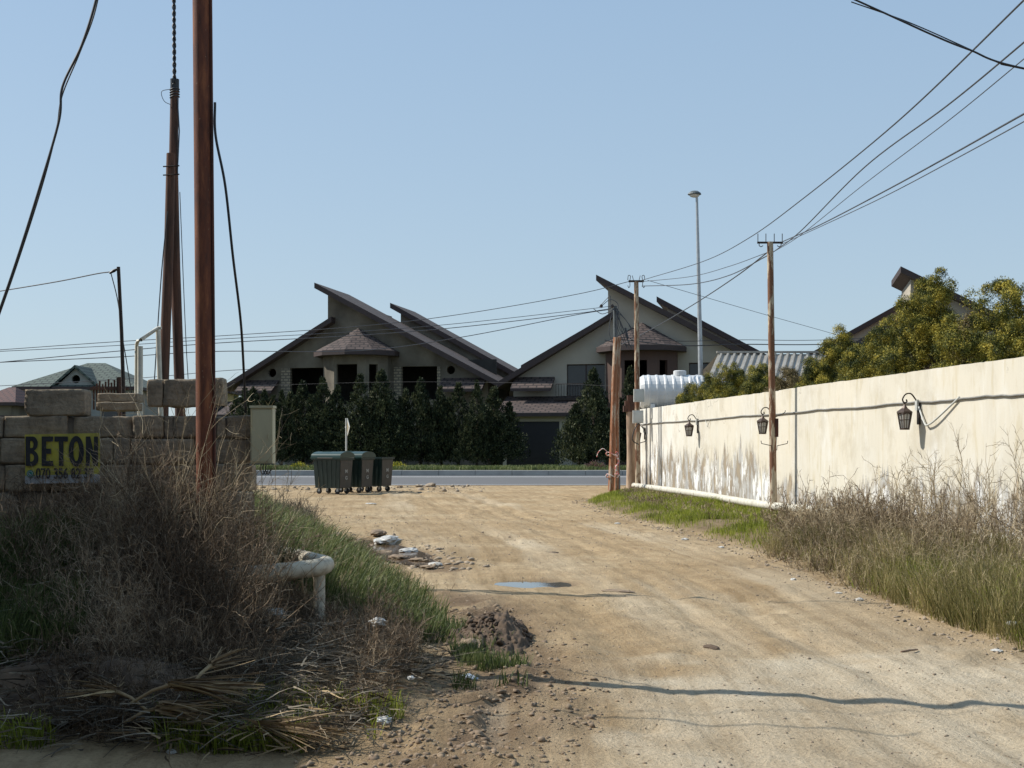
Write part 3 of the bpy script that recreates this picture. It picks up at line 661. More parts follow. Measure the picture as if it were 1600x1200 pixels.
def garage(loc, rz, label):
    g = empty('garage', loc, label, 'garage', 'tiled garages beside the villas', rz=rz)
    b = MB(); Wd = 5.0
    b.panel((0, 0), (Wd, 0), rect(0, Wd, 0, 3.75), [rect(0.25, 4.1, 0.0 + 0.01, 3.15)], 0.25)
    b.box(-0.003, 0.2, 0.003, 7, 0, 3.7); b.box(Wd - 0.2, Wd + 0.003, 0.003, 7, 0, 3.7); b.box(0.2, Wd - 0.2, 6.8, 7, 0, 3.7)
    b.build('wall', M['cream'], g)
    b = MB(); A = [(-0.4, -0.6, 3.75), (Wd + 0.3, -0.6, 3.75), (Wd + 0.3, 3.3, 5.1), (-0.4, 3.3, 5.1)]; Bm = [(x, y, z - 0.25) for x, y, z in A]
    b.face(A, 0); b.face(list(reversed(Bm)), 2)
    for i in range(4): b.face([Bm[i], Bm[(i + 1) % 4], A[(i + 1) % 4], A[i]], 1)
    A = [(-0.4, 3.3, 5.1), (Wd + 0.3, 3.3, 5.1), (Wd + 0.3, 7.3, 3.75), (-0.4, 7.3, 3.75)]; b.face(A, 0)
    b.build('roof', [M['shingle'], M['fascia'], M['soffit']], g)
    b = MB()
    for k in range(6): b.box(0.25, 4.1, 0.15, 0.2, 0.0 + k * 0.525, 0.505 + k * 0.525); b.box(0.25, 4.1, 0.17, 0.21, 0.505 + k * 0.525, 0.525 + k * 0.525)
    b.build('garage_door', M['garage'], g); return g
spots = [((-10.2, 97.0, 0.2), False, 'unfinished grey villa with bare window openings and steep brown roofs, left across the road'),
         ((10.87, 92.5, 0.2), True, 'finished cream villa with steep brown roofs behind the row of utility poles'),
         ((31.6, 88.2, 0.2), True, 'cream villa at far right, only its roof tip showing above the golden cypresses')]
glb = ['tiled garage beside the unfinished grey villa, mostly hidden behind the stone wall and cypresses', 'tiled garage with closed dark door beside the cream villa', 'tiled garage of the villa at far right behind the long wall']
for (l, fin, lb), gl in zip(spots, glb):
    house(l, fin, lb)
    dx, dy = -11.1, -3.2; a = R(-12)
    garage((l[0] + dx * math.cos(a) - dy * math.sin(a), l[1] + dx * math.sin(a) + dy * math.cos(a), 0.2), a, gl)
# distant houses, left
def hip_house(name, px0, px1, D, z_e, z_r, wm, rm, label, dep=9, dormer=False):
    x0, x1 = (px0 - 800) / F * D, (px1 - 800) / F * D
    root = empty(name, ((x0 + x1) / 2, D, 0.2), label, 'house'); w2 = (x1 - x0) / 2
    b = MB(); b.box(-w2 + 0.5, w2 - 0.5, 0.5, dep - 0.5, 0, z_e); b.build('wall', wm, root)
    b = MB(); e = [(-w2, 0, z_e), (w2, 0, z_e), (w2, dep, z_e), (-w2, dep, z_e)]; r0, r1 = (-w2 * 0.15 , dep / 2, z_r), (w2 * 0.15, dep / 2, z_r)
    b.face([e[0], e[1], r1, r0]); b.face([e[1], e[2], r1]); b.face([e[2], e[3], r0, r1]); b.face([e[3], e[0], r0]); b.box(-w2, w2, 0, dep, z_e - 0.25, z_e - 0.003, 1)
    b.build('roof', [rm, M['fascia']], root)
    if dormer:
        b = MB(); b.panel((-1.6, 0.3), (1.6, 0.3), [(0, z_e), (3.2, z_e), (1.6, z_e + 1.5)], [circ(1.6, z_e + 0.6, 0.35)])
        b.build('dormer', wm, root)
        b = MB(); ap = (0, 0.0, z_e + 1.75); bk = (0, 4, z_e + 1.75)
        for s_ in (-1, 1): b.face([(s_ * 2, 0, z_e), ap, bk, (s_ * 2, 4, z_e)]); b.face([(s_ * 2, 0, z_e - .2), (0, 0, z_e + 1.5), ap, (s_ * 2, 0, z_e)], 0)
        b.build('dormer_roof', [rm], root)
    for k in (-0.55, 0.55):
        f = MB(); f.box(w2 * k - 0.7, w2 * k + 0.7, 0.44, 0.5 - 0.003, z_e - 2.6, z_e - 1.0); wo = f.build('window', M['fascia'], root)
        f = MB(); f.box(w2 * k - 0.6, w2 * k + 0.6, 0.42, 0.437, z_e - 2.5, z_e - 1.1); f.build('pane', M['glass'], wo)
hip_house('hip_roof_house', 18, 215, 104, 6.25, 8.5, M['greywall'], M['greentile'], 'distant grey house with green hipped roof and small dormer, beyond the stone wall', 11, True)
hip_house('small_house', -50, 24, 96, 4.7, 6.0, M['rawplaster'], M['redtile'], 'small distant house with dull red roof at the left edge of the frame', 8)
hip_house('small_house', 336, 362, 120, 6.6, 7.6, simple('mustard_render', (0.42, 0.30, 0.08), (0.35, 0.25, 0.07), 2), M['redtile'], 'small mustard yellow house seen between the rusty pole and the grey villa', 6)
# corrugated roof shed beyond the wall
sh = empty('metal_roof_shed', (0, 0, 0), 'low outbuilding with grey corrugated metal roof behind the long wall', 'shed')
b = MB(); x0, x1, y0 = 7.9, 13.6, 52.0; b.box(x0 + 0.3, x1 - 0.3, y0 + 0.35, y0 + 5, 0, 4.1); b.build('wall', M['cream'], sh)
b = MB(); nrib = 20
for i in range(nrib):
    w_ = (x1 - x0) / nrib; xa = x0 + i * w_
    prof = [(0, 0), (0.3, 0), (0.42, 0.09), (0.72, 0.09), (0.84, 0), (1, 0)]
    for (a, za), (c, zc) in zip(prof, prof[1:]):
        sk = 0.95
        b.face([(xa + a * w_, y0, 4.25 + za), (xa + c * w_, y0, 4.25 + zc), (xa + c * w_ + sk, y0 + 3, 5.55 + zc), (xa + a * w_ + sk, y0 + 3, 5.55 + za)])
b.face([(x0 + 0.95, y0 + 3, 5.55), (x1 + 0.95, y0 + 3, 5.55), (x1, y0 + 6, 4.25), (x0, y0 + 6, 4.25)])
b.box(x0 + 0.9, x1 + 1.0, y0 + 2.9, y0 + 3.1, 5.6, 5.68); b.build('roof', simple('weathered_roof_sheet', (0.37, 0.345, 0.30), (0.27, 0.25, 0.215), 2, 0.5, 0.1), sh)
b = MB(); b.box(x0 - 0.1, x1, y0 - 0.16, y0 - 0.02, 4.08, 4.24); b.build('gutter', M['box'], sh)
# masonry stand and water tank
b = MB(); b.box(4.75, 7.6, 46.2, 48.6, 0, 2.84); b.box(4.6, 7.7, 46.0, 48.7, 2.84, 2.94)
tag(b.build('tank_stand', M['cream']), 'pale masonry block behind the wall end carrying the white water tank', 'stand')
tk = empty('water_tank', (5.85, 47.3, 2.94), 'white ribbed horizontal plastic water tank above the far end of the wall', 'tank')
b = MB(); pr = [(0.02, -1.2), (0.38, -1.2), (0.55, -1.13), (0.63, -1.0)]
for k in range(7):
    xx = -0.98 + k * 0.3; pr += [(0.62, xx), (0.62, xx + 0.1), (0.642, xx + 0.13), (0.642, xx + 0.19), (0.62, xx + 0.22)]
pr += [(0.63, 1.15), (0.55, 1.25), (0.38, 1.3), (0.02, 1.3)]
b.lathe(pr, 28, (0, 0, 0.655), axis='x'); b.build('tank_body', M['tank'], tk)
b = MB(); b.lathe([(0.24, 1.25), (0.24, 1.42), (0.2, 1.45), (0.02, 1.46)], 20, (0.35, 0, 0)); b.build('lid', M['tank'], tk)
for xx in (-0.7, 0.75):
    b = MB(); b.box(xx - 0.08, xx + 0.08, -0.5, 0.5, 0, 0.2); b.build('foot', M['tank'], tk)

# ------------------------------------------------------------------ vegetation generators
def leaf_cloud(cent, dirs, n_per, spread, size, rng, elong=2.2, up=0.6):
    """small leaf quads clustered around clump centres"""
    K = len(cent); spread = np.repeat(np.broadcast_to(np.asarray(spread, float), (K,)), n_per)[:, None]; c = np.repeat(cent, n_per, 0); d = np.repeat(dirs, n_per, 0)
    t = rng.random((len(c), 1)); p = c + d * t * spread * 1.6 + rng.normal(0, 1, c.shape) * spread * 0.38
    ax = d + rng.normal(0, 0.55, d.shape) + np.array([0, 0, up]); ax /= np.linalg.norm(ax, axis=1, keepdims=True)
    sd = np.cross(ax, rng.normal(0, 1, d.shape)); sd /= np.linalg.norm(sd, axis=1, keepdims=True) + 1e-9
    s = size * (0.6 + 0.8 * rng.random((len(c), 1)))
    a = ax * s * elong; e = sd * s
    V = np.stack([p, p + a * 0.45 + e * 0.55, p + a, p + a * 0.45 - e * 0.55], 1).reshape(-1, 3)
    return V, np.arange(len(c) * 4).reshape(-1, 4)
def conifer_mesh(rng, h, r, kind='cone', nclump=420, nper=22, leaf=0.055, spread=0.22):
    """returns leaf verts/faces in local coordinates"""
    if kind == 'cone' and nclump > 300:      # several leaders of uneven height growing together
        Vs, Fs_, o_ = [], [], 0
        for k_ in range(5):
            a_ = rng.random() * 6.28; q_ = 0 if k_ == 0 else r * (0.3 + 0.35 * rng.random()); hh_ = h * (1 if k_ == 0 else 0.55 + 0.38 * rng.random())
            V_, F_ = conifer_mesh(rng, hh_, r * (0.8 if k_ == 0 else 0.55), 'cone', 299 if k_ == 0 else 150, nper, leaf, spread * (1 if k_ == 0 else 0.9))
            V_ = V_ + np.array([math.cos(a_) * q_, math.sin(a_) * q_, 0]); Vs.append(V_); Fs_.append(F_ + o_); o_ += len(V_)
        return np.concatenate(Vs), np.concatenate(Fs_)
    ph = rng.random(nclump) * 2 * np.pi; t = rng.random(nclump) ** 0.85
    if kind == 'cone': rad = r * (1 - t) ** 1.05 * (0.95 - 0.15 * np.exp(-t * 12)) * smooth((t + 0.12) / 0.2)
    else: rad = r * np.sqrt(np.clip(1 - (2 * t * 0.93 - 0.75) ** 2 * 0.9, 0.03, 1))
    lob = 1 + 0.22 * np.sin(ph * 3 + t * 7) + 0.18 * np.sin(ph * 5 - t * 13 + 2) + 0.16 * rng.normal(0, 1, nclump)
    inner = np.where(rng.random(nclump) < 0.35, 0.5 + 0.3 * rng.random(nclump), 1.0)
    rr_ = rad * lob * inner
    c = np.stack([np.cos(ph) * rr_, np.sin(ph) * rr_, 0.08 * h + t * h * 0.9], 1)
    d = np.stack([np.cos(ph), np.sin(ph), 0.7 + 0.8 * t], 1); d /= np.linalg.norm(d, axis=1, keepdims=True)
    V, Fq = leaf_cloud(c, d, nper, spread * (1 - 0.72 * t), leaf, rng)
    return V, Fq
def trunk_mb(h, r, rng, nb=10, spread=0.6):
    b = MB(); b.tube([(0, 0, -0.2), (0.03, 0.02, h * 0.4), (0, 0, h * 0.9)], [r, r * 0.7, r * 0.15], 7)
    for k in range(nb):
        z = h * (0.15 + 0.7 * k / nb); a = rng.uniform(0, 6.28); l = spread * (1 - 0.6 * k / nb)
        b.tube([(0, 0, z), (math.cos(a) * l * 0.5, math.sin(a) * l * 0.5, z + 0.18 * l), (math.cos(a) * l, math.sin(a) * l, z + 0.6 * l)], [r * 0.35, r * 0.2, r * 0.08], 5)
    return b
bark = simple('bark', (0.09, 0.065, 0.045), (0.05, 0.036, 0.027), 14, 0.9, 0, 0.4, 0.01, (1, 1, 0.3))
rngp = random.Random(5)
TH = [5.4, 4.7, 5.0, 4.2, 5.8, 4.5]
thuja_protos = []
for k in range(6):
    rg = np.random.default_rng(10 + k); h = TH[k]
    V, Fq = conifer_mesh(rg, h, [1.5, 1.7, 1.35, 1.6, 1.45, 1.75][k], 'cone', 900, 22, 0.05, 0.26)
    t = empty('cypress_tree', (0, 0, 0)); np_obj('crown', V, [Fq], M['thuja'], t); trunk_mb(h, 0.09, rngp, 10, 0.7).build('trunk', bark, t)
    thuja_protos.append(t)
used = set()
def place_tree(k, x, y, s, lb, group, z=0.2):
    o = thuja_protos[k] if k not in used else copy_tree(thuja_protos[k]); used.add(k)
    o.location = (x, y, z); o.rotation_euler = (0, 0, rngp.uniform(0, 6.28)); o.scale = (s * rngp.uniform(0.85, 1.25), s * rngp.uniform(0.85, 1.25), s); tag(o, lb, 'tree', group)
place = [(383, 5.2), (413, 5.0), (440, 5.0), (473, 5.6), (505, 5.8), (532, 4.2), (563, 6.0), (596, 6.25), (625, 4.6), (657, 5.75), (690, 4.9), (716, 5.5), (745, 5.6), (772, 5.2)]
nums = ['leftmost cypress', 'second cypress from the left', 'third cypress from the left', 'fourth cypress from the left', 'fifth cypress from the left', 'short cypress directly behind the diamond road sign', 'tall cypress just right of the diamond sign', 'tallest cypress of the hedge, before the bay roof', 'short cypress filling the gap right of the tallest one', 'pointed cypress before the right dark opening of the grey villa', 'stubby cypress fifth from the right', 'cypress fourth from the right in the hedge', 'cypress third from the right in the hedge', 'rightmost cypress of the hedge beside the garage']
for i, ((px, ht), nm) in enumerate(zip(place, nums)):
    D = 83 + rngp.uniform(-1.2, 1.2); k = (i * 5) % 6; h0 = TH[k]
    place_tree(k, (px - 800) / F * D, D, ht / h0 * 1.0, nm + ', before the grey villa' if 'villa' not in nm else nm, 'dark cypresses in front of the grey villa')
for px, ht, D, nm in ((927, 6.2, 80, 'large dark cypress right of the cream villa garage'), (905, 3.9, 81, 'shorter cypress leaning against the garage side of the large one'), (962, 4.5, 81, 'dark cypress directly behind the leaning rusty poles'), (985, 6.5, 82, 'tall thin cypress rising behind the far utility pole'), (1004, 5.6, 82, 'dark cypress right behind the end of the long wall')):
    k = rngp.randrange(6); place_tree(k, (px - 800) / F * D, D, ht / TH[k], nm, 'dark cypresses in front of the cream villa')
for px, ht, D, nm in ((395, 5.6, 86, 'dark cypress half behind the pale cabinet, next to the grey villa eave'),):
    place_tree(3, (px - 800) / F * D, D, 1.25, nm, 'dark cypresses in front of the grey villa')
# round flowering shrubs on the verge
def flower(px, D, r_, mat, lb, cat='flower bush'):
    rg = np.random.default_rng(int(px)); t = empty('flower_bush', ((px - 800) / F * D, D, 0.2), lb, cat)
    n_ = 130; d = rg.normal(0, 1, (n_, 3)); d[:, 2] = abs(d[:, 2]); d /= np.linalg.norm(d, axis=1, keepdims=True)
    V, Fq = leaf_cloud(d * r_ * np.array([1, 1, 0.75]) * 0.75, d, 14, 0.12, 0.035, rg, 1.2); np_obj('blossom', V, [Fq], mat, t)
    V, Fq = leaf_cloud(d * r_ * np.array([1, 1, 0.75]) * 0.55, d, 12, 0.12, 0.04, rg, 2); np_obj('foliage', V, [Fq], M['darkgrass'], t)
flower(467, 72.5, 0.5, M['flowers'], 'round yellow flowering bush on the verge left of the bins')
flower(621, 72.5, 0.5, M['flowers'], 'round yellow flowering bush on the verge right of the bins')
flower(931, 72.5, 0.6, M['pinkflowers'], 'low dull pink flowering bush on the verge left of the rusty poles')
# golden cypresses behind the wall
def golden_tree(px, D, top_py, r_, lb, mat='golden', kind='round', ncl=125, clear=0.0):
    rg = np.random.default_rng(int(px * 7)); h = EYE + (HZ - top_py) / F * D
    t = empty('golden_cypress', ((px - 800) / F * D, D, 0), lb, 'tree', 'golden cypresses behind the long wall')
    cs, ds = [], []
    # clumpy crown: several sub-lobes, each carrying many sprays
    nl = int(10 + r_ * 8)
    for i in range(nl):
        tt = (i + 0.5) / nl; z = h * (0.42 + 0.5 * tt); pr_ = r_ * (0.9 * math.sqrt(max(0.05, 1 - (tt * 0.95) ** 4)))
        a = rg.random() * 6.28; q = pr_ * (0.35 + 0.5 * rg.random()); lr = r_ * (0.52 - 0.16 * tt) * (0.8 + 0.4 * rg.random())
        m_ = int(ncl / nl * (lr / (r_ * 0.4)) ** 1.5) + 5
        d = rg.normal(0, 1, (m_, 3)); d /= np.linalg.norm(d, axis=1, keepdims=True)
        cs.append(np.array([math.cos(a) * q, math.sin(a) * q, z]) + d * lr * np.array([1, 1, 0.9]) * (0.62 + 0.45 * rg.random((m_, 1)))); ds.append(d)
    # leading tip
    d = rg.normal(0, 1, (9, 3)); d /= np.linalg.norm(d, axis=1, keepdims=True); cs.append(np.array([0, 0, h - 0.3]) + d * np.array([0.14, 0.14, 0.28])); ds.append(d)
    c = np.concatenate(cs); d = np.concatenate(ds); d = d + np.array([0, 0, 0.35]); d /= np.linalg.norm(d, axis=1, keepdims=True)
    keep = (c[:, 2] > 1.7); c, d = c[keep], d[keep]
    # every puff is a dense ball of short sprays
    m_ = len(c); npf = 520; pr = 0.12 + 0.10 * rg.random(m_); q = rg.normal(0, 1, (m_, npf, 3)) + d[:, None] * 0.8; q /= np.linalg.norm(q, axis=2, keepdims=True)
    pc = (c[:, None] + q * (pr[:, None, None] * (0.6 + 0.5 * rg.random((m_, npf, 1)) ** 2))).reshape(-1, 3)
    qq = q.reshape(-1, 3); ax = np.cross(qq, rg.normal(0, 1, qq.shape)) + qq * 0.55 + np.array([0, 0, 0.25]); ax /= np.linalg.norm(ax, axis=1, keepdims=True)
    sd = np.cross(ax, qq + rg.normal(0, 0.3, qq.shape)); sd /= np.linalg.norm(sd, axis=1, keepdims=True) + 1e-9
    sz = 0.011 * (0.6 + 0.8 * rg.random((len(pc), 1))); a_ = ax * sz * 3.4; e_ = sd * sz
    V = np.stack([pc, pc + a_ * 0.45 + e_ * 0.6, pc + a_, pc + a_ * 0.45 - e_ * 0.6], 1).reshape(-1, 3); Fq = np.arange(len(pc) * 4).reshape(-1, 4)
    np_obj('crown', V, [Fq], M[mat], t)
    trunk_mb(h * 0.9, 0.07, rngp, 14, r_ * 0.8).build('trunk', bark, t)
G = golden_tree
G(1472, 24.5, 424, 0.9, 'tallest golden cypress, narrow, rising above the wall')
G(1432, 25.5, 462, 0.9, 'golden cypress pressed against the left side of the tallest one')
G(1572, 22.5, 438, 1.0, 'broad golden cypress at the right edge of the frame')
G(1630, 21.0, 470, 1.0, 'golden cypress cut off by the right frame edge')
G(1520, 23.5, 500, 0.45, 'dry brownish cypress between the two tall golden ones', 'golden2')
G(1385, 27.5, 508, 0.85, 'bushy golden cypress below the far villa roof tip')
G(1345, 29.0, 540, 0.85, 'low golden cypress in front of the far villa eave')
G(1308, 31, 517, 0.75, 'pointed golden cypress at the right end of the corrugated roof')
G(1268, 32, 562, 0.75, 'small golden cypress just left of the pointed one')
G(1232, 34, 578, 0.8, 'dull brownish low cypress just right of the hooked pole', 'golden2')
G(1192, 36, 572, 0.85, 'low golden cypress directly behind the hooked pole')
G(1150, 38, 570, 0.85, 'low golden cypress under the left end of the corrugated roof')
G(1112, 39.5, 588, 0.8, 'low golden cypress beside the right end of the water tank')
G(1078, 41, 606, 0.6, 'smallest golden cypress, in front of the white water tank')

# ---- grass
def grass(name, X, Y, hh, mat, rng, lean=(0, 0), w=0.006, spread=0.35, zoff=0.0, bend=0.5):
    n_ = len(X); base = np.stack([X, Y, H(X, Y) - 0.01 + zoff], 1)
    a = rng.random(n_) * 2 * np.pi; d = np.stack([np.cos(a), np.sin(a), 0 * a], 1) * (spread * rng.random((n_, 1))) + np.array([lean[0], lean[1], 0]) * (0.5 + rng.random((n_, 1)))
    hh = (hh * (0.5 + 0.8 * rng.random(n_)))[:, None]; upv = np.array([0, 0, 1.0])
    s = rng.random(n_) * 2 * np.pi; sd = np.stack([np.cos(s), np.sin(s), 0 * s], 1) * w * (0.7 + 0.6 * rng.random((n_, 1)))
    m = base + (upv * 0.55 + d * 0.35) * hh; m2 = base + (upv * 0.85 + d * (0.35 + bend * 0.5)) * hh; tp = base + (upv * (1.0 - 0.1 * bend) + d * (0.5 + bend)) * hh
    V = np.stack([base - sd, base + sd, m + sd * 0.8, m - sd * 0.8, m2 + sd * 0.5, m2 - sd * 0.5, tp], 1).reshape(-1, 3)
    i = np.arange(n_)[:, None] * 7
    q = np.concatenate([i + np.array([[0, 1, 2, 3]]), i + np.array([[3, 2, 4, 5]])]); t3 = i + np.array([[5, 4, 6]])
    return tag(np_obj(name, V, [q, t3], M[mat]), kind='stuff')
def scatter(rng, n_, y0, y1, xa, xb, cond=None, power=1.0):
    Y = y0 + (y1 - y0) * rng.random(n_) ** power; a, b_ = xa(Y), xb(Y); X = a + (b_ - a) * rng.random(n_)
    if cond is not None:
        k = cond(X, Y, rng.random(n_)); X, Y = X[k], Y[k]
    return X, Y
rg = np.random.default_rng(77)
# left bank long grass beyond the stone wall end
X, Y = scatter(rg, 60000, 10.3, 27, lambda y: EL(y) - 2.6 - 0.1 * y, lambda y: EL(y) + 0.05, lambda x, y, r_: r_ < smooth((EL(y) - x) / 0.5 + 0.25) * (0.5 + 0.8 * (fbm(x * 1.2, y * 0.8, 3) + 0.3)), 1.4)
grass('tall_grass', X, Y, 0.16 + 0.30 * smooth((EL(Y) - X) / 1.5) + 0.08 * fbm(X, Y, 4), 'darkgrass', rg, (0.35, -0.1), 0.005, 0.7)
tag(bpy.data.objects['tall_grass'], 'long dark green grass on the bank left of the dirt road', 'grass')
# dark grass, far left foreground
X, Y = scatter(rg, 9000, 7.7, 9.5, lambda y: -0.41 * y - 0.3, lambda y: -0.335 * y, None)
grass('bank_grass', X, Y, 0.28 + 0.1 * fbm(X * 2, Y * 2, 4), 'darkgrass', rg, (0.2, -0.1), 0.0035, 0.9)
tag(bpy.data.objects['bank_grass'], 'clump of lush green grass below the banner at far left', 'grass')
X, Y = scatter(rg, 7000, 6.75, 7.6, lambda y: -0.4 * y, lambda y: EL(y) - 0.15, lambda x, y, r_: r_ < smooth((fbm(x * 2.2, y * 2.2, 14) - 0.0) / 0.3))
grass('foreground_grass', X, Y, 0.16 + 0 * X, 'grass', rg, (0, -0.1), 0.0035, 0.8)
tag(bpy.data.objects['foreground_grass'], 'short green grass tufts along the shaded foreground edge', 'grass')
X, Y = scatter(rg, 4500, 8.4, 11, lambda y: EL(y) - 0.05, lambda y: EL(y) + 0.45, lambda x, y, r_: r_ < smooth((fbm(x * 2.5, y * 2.5, 15) + 0.1) / 0.3))
grass('kerb_grass', X, Y, 0.12 + 0 * X, 'darkgrass', rg, (0, 0), 0.004, 0.9)
tag(bpy.data.objects['kerb_grass'], 'low grass among the clods beside the dirt heap', 'grass')
# right verge bright grass
X, Y = scatter(rg, 110000, 9.2, 41, lambda y: ER(y) - 0.1, lambda y: np.minimum(WX(y) - 0.1, ER(y) + 3.4), lambda x, y, r_: r_ < (1 - 0.7 * smooth((y - 13.8) / 1.2) * smooth((20.5 - y) / 1.5)) * smooth((x - ER(y)) / 0.6) * np.clip(0.7 + 1.5 * fbm(x * 1.1, y * 0.8, 6), 0.06, 1) * (1 - 0.75 * smooth((y - 33) / 8) * smooth((x - ER(y) - 1.2) / 1)), 1.3)
grass('verge_grass', X, Y, (0.13 + 0.12 * smooth((17 - Y) / 5)) * (0.55 + 0.45 * smooth((X - ER(Y)) / 0.6)) * (1 + 0.6 * fbm(X * 1.6, Y * 1.6, 16)), 'grass', rg, (-0.1, -0.05), 0.0042, 0.9)
tag(bpy.data.objects['verge_grass'], 'bright green grass strip between the dirt road and the cream wall', 'grass')
X, Y = scatter(rg, 42000, 9.5, 19, lambda y: ER(y) + 0.1, lambda y: ER(y) + 2.6, lambda x, y, r_: r_ < np.clip(0.6 + 1.2 * fbm(x * 1.0, y * 0.8, 96), 0.05, 1) * (1 - 0.6 * smooth((y - 13.8) / 1.2)))
grass('olive_grass', X, Y, 0.36 * (1 + 0.5 * fbm(X * 1.4, Y * 1.4, 97)), 'olivegrass', rg, (-0.15, -0.1), 0.0032, 0.9)
tag(bpy.data.objects['olive_grass'], 'long olive and straw coloured grass mixed into the near verge', 'grass')
# lawn across the road
X, Y = scatter(rg, 26000, 70.5, 76, lambda y: -0.25 * y, lambda y: 0.14 * y)
grass('lawn', X, Y, 0.28 + 0.1 * fbm(X, Y, 3), 'darkgrass', rg, (0, 0), 0.02, 0.8)
tag(bpy.data.objects['lawn'], 'strip of rough green lawn behind the concrete kerb across the road', 'grass')

# ---- dry brush
def grow(st, dr, ln, K, jit, grav, rng):
    """polylines: (n,K,3)"""
    n_ = len(st); pts = np.zeros((n_, K, 3)); pts[:, 0] = st; d = dr.copy(); stp = (ln / (K - 1))[:, None]
    for k in range(1, K):
        d = d + rng.normal(0, jit, d.shape) + np.array([0, 0, grav]); d /= np.linalg.norm(d, axis=1, keepdims=True)
        pts[:, k] = pts[:, k - 1] + d * stp
    return pts
def child(pts, nper, rng, tmin=0.2, ang=0.9, up=0.2):
    n_, K, _ = pts.shape; idx = np.repeat(np.arange(n_), nper); t = tmin + (1 - tmin) * rng.random(len(idx)); s = t * (K - 1)
    i = np.minimum(s.astype(int), K - 2); f = (s - i)[:, None]; a = pts[idx, i]; b_ = pts[idx, i + 1]; st = a + (b_ - a) * f
    d = (b_ - a); d /= np.linalg.norm(d, axis=1, keepdims=True); d = d + rng.normal(0, ang, d.shape) * 0.8; d[:, 2] += up; d /= np.linalg.norm(d, axis=1, keepdims=True)
    return st, d, idx, t
def tubes(pts, r0, r1, V, Fs, off, rng, sides=3):
    n_, K, _ = pts.shape; t = pts[:, -1] - pts[:, 0]; t /= np.linalg.norm(t, axis=1, keepdims=True) + 1e-9
    a = np.cross(t, rng.normal(0, 1, t.shape)); a /= np.linalg.norm(a, axis=1, keepdims=True) + 1e-9; b_ = np.cross(t, a)
    rad = np.linspace(1, 0, K)[None, :] * (np.asarray(r0)[:, None] - np.asarray(r1)[:, None]) + np.asarray(r1)[:, None]
    ang = [2 * np.pi * k / sides for k in range(sides)] if sides > 2 else [0, np.pi]
    vv = np.stack([pts + (a[:, None] * math.cos(q) + b_[:, None] * math.sin(q)) * rad[..., None] for q in ang], 2)   # n,K,s,3
    s = len(ang); V.append(vv.reshape(-1, 3)); base = (np.arange(n_)[:, None, None] * K + np.arange(K - 1)[None, :, None]) * s + off
    k = np.arange(s if s > 2 else 1)[None, None, :]; k2 = (k + 1) % s
    q = np.stack([base + k, base + k2, base + s + k2, base + s + k], -1).reshape(-1, 4); Fs.append(q)
    return off + n_ * K * s
def brush(name, X, Y, hh, mat, rng, label, stems=1, n1=6, n2=3, r0=0.0035, spread=0.7, grav=0.03, kind='stuff', jit=0.16, cat='dry brush', r_far=False, l1=0.42):
    n_ = len(X); st = np.stack([X, Y, H(X, Y) - 0.03], 1); a = rng.random(n_) * 2 * np.pi; sp = spread * rng.random(n_) ** 0.7
    d = np.stack([np.cos(a) * sp, np.sin(a) * sp, np.ones(n_)], 1); d /= np.linalg.norm(d, axis=1, keepdims=True)
    ln = hh * (0.55 + 0.7 * rng.random(n_)); V, Fs, off = [], [], 0
    sc = np.maximum(1.0, Y / 11.0) if r_far else np.ones(n_)
    p0 = grow(st, d, ln, 7, jit, grav, rng); off = tubes(p0, r0 * sc, r0 * 0.35 * sc, V, Fs, off, rng)
    s1, d1, i1, t1 = child(p0, n1, rng, 0.15, 0.8, 0.25); l1_ = ln[i1] * l1 * (1.15 - t1 * 0.7) * (0.5 + 0.8 * rng.random(len(i1)))
    p1 = grow(s1, d1, l1_, 5, jit * 1.3, grav, rng); off = tubes(p1, r0 * 0.55 * sc[i1], r0 * 0.25 * sc[i1], V, Fs, off, rng, 3)
    s2, d2, i2, t2 = child(p1, n2, rng, 0.2, 0.9, 0.1); l2_ = l1_[i2] * 0.42 * (0.5 + 0.8 * rng.random(len(i2)))
    p2 = grow(s2, d2, l2_, 4, jit * 1.6, grav, rng); off = tubes(p2, r0 * 0.42 * sc[i1][i2], r0 * 0.2 * sc[i1][i2], V, Fs, off, rng, 2)
    o = np_obj(name, np.concatenate(V), Fs, M[mat]); return tag(o, label, cat, kind=kind)
rg = np.random.default_rng(99)
# left thicket in front of the stone wall
def hl(x, y): return (0.26 + 0.5 * smooth((y - 7.0) / 2.0)) * (0.45 + 0.55 * smooth((EL(y) - 0.2 - x) / 1.3)) * (1 + 0.25 * fbm(x * 1.2, y * 1.2, 31)) 
X, Y = scatter(rg, 4000, 6.9, 9.75, lambda y: np.maximum(-0.41 * y, -3.9) + 0.3 * (y < 8), lambda y: EL(y) - 0.35, lambda x, y, r_: r_ < np.where((x < -0.335 * y) & (y > 7.7), 0.3, 1) * (0.6 + 0.6 * fbm(x, y, 32) + 0.3))
def clearp(x, y):
    p_ = 800 + F * x / y; return np.where((p_ > 395) & (p_ < 565) & (y > 7.6) & (y < 10.3), 0.38, np.where((p_ < 175) & (y > 8), 0.66, 1.0))
brush('dry_thicket', X, Y, hl(X, Y) * clearp(X, Y), 'twigr', rg, 'dense brown dry weeds heaped before the stone wall and rusty pole', n1=7, n2=4, r0=0.0034, spread=0.9)
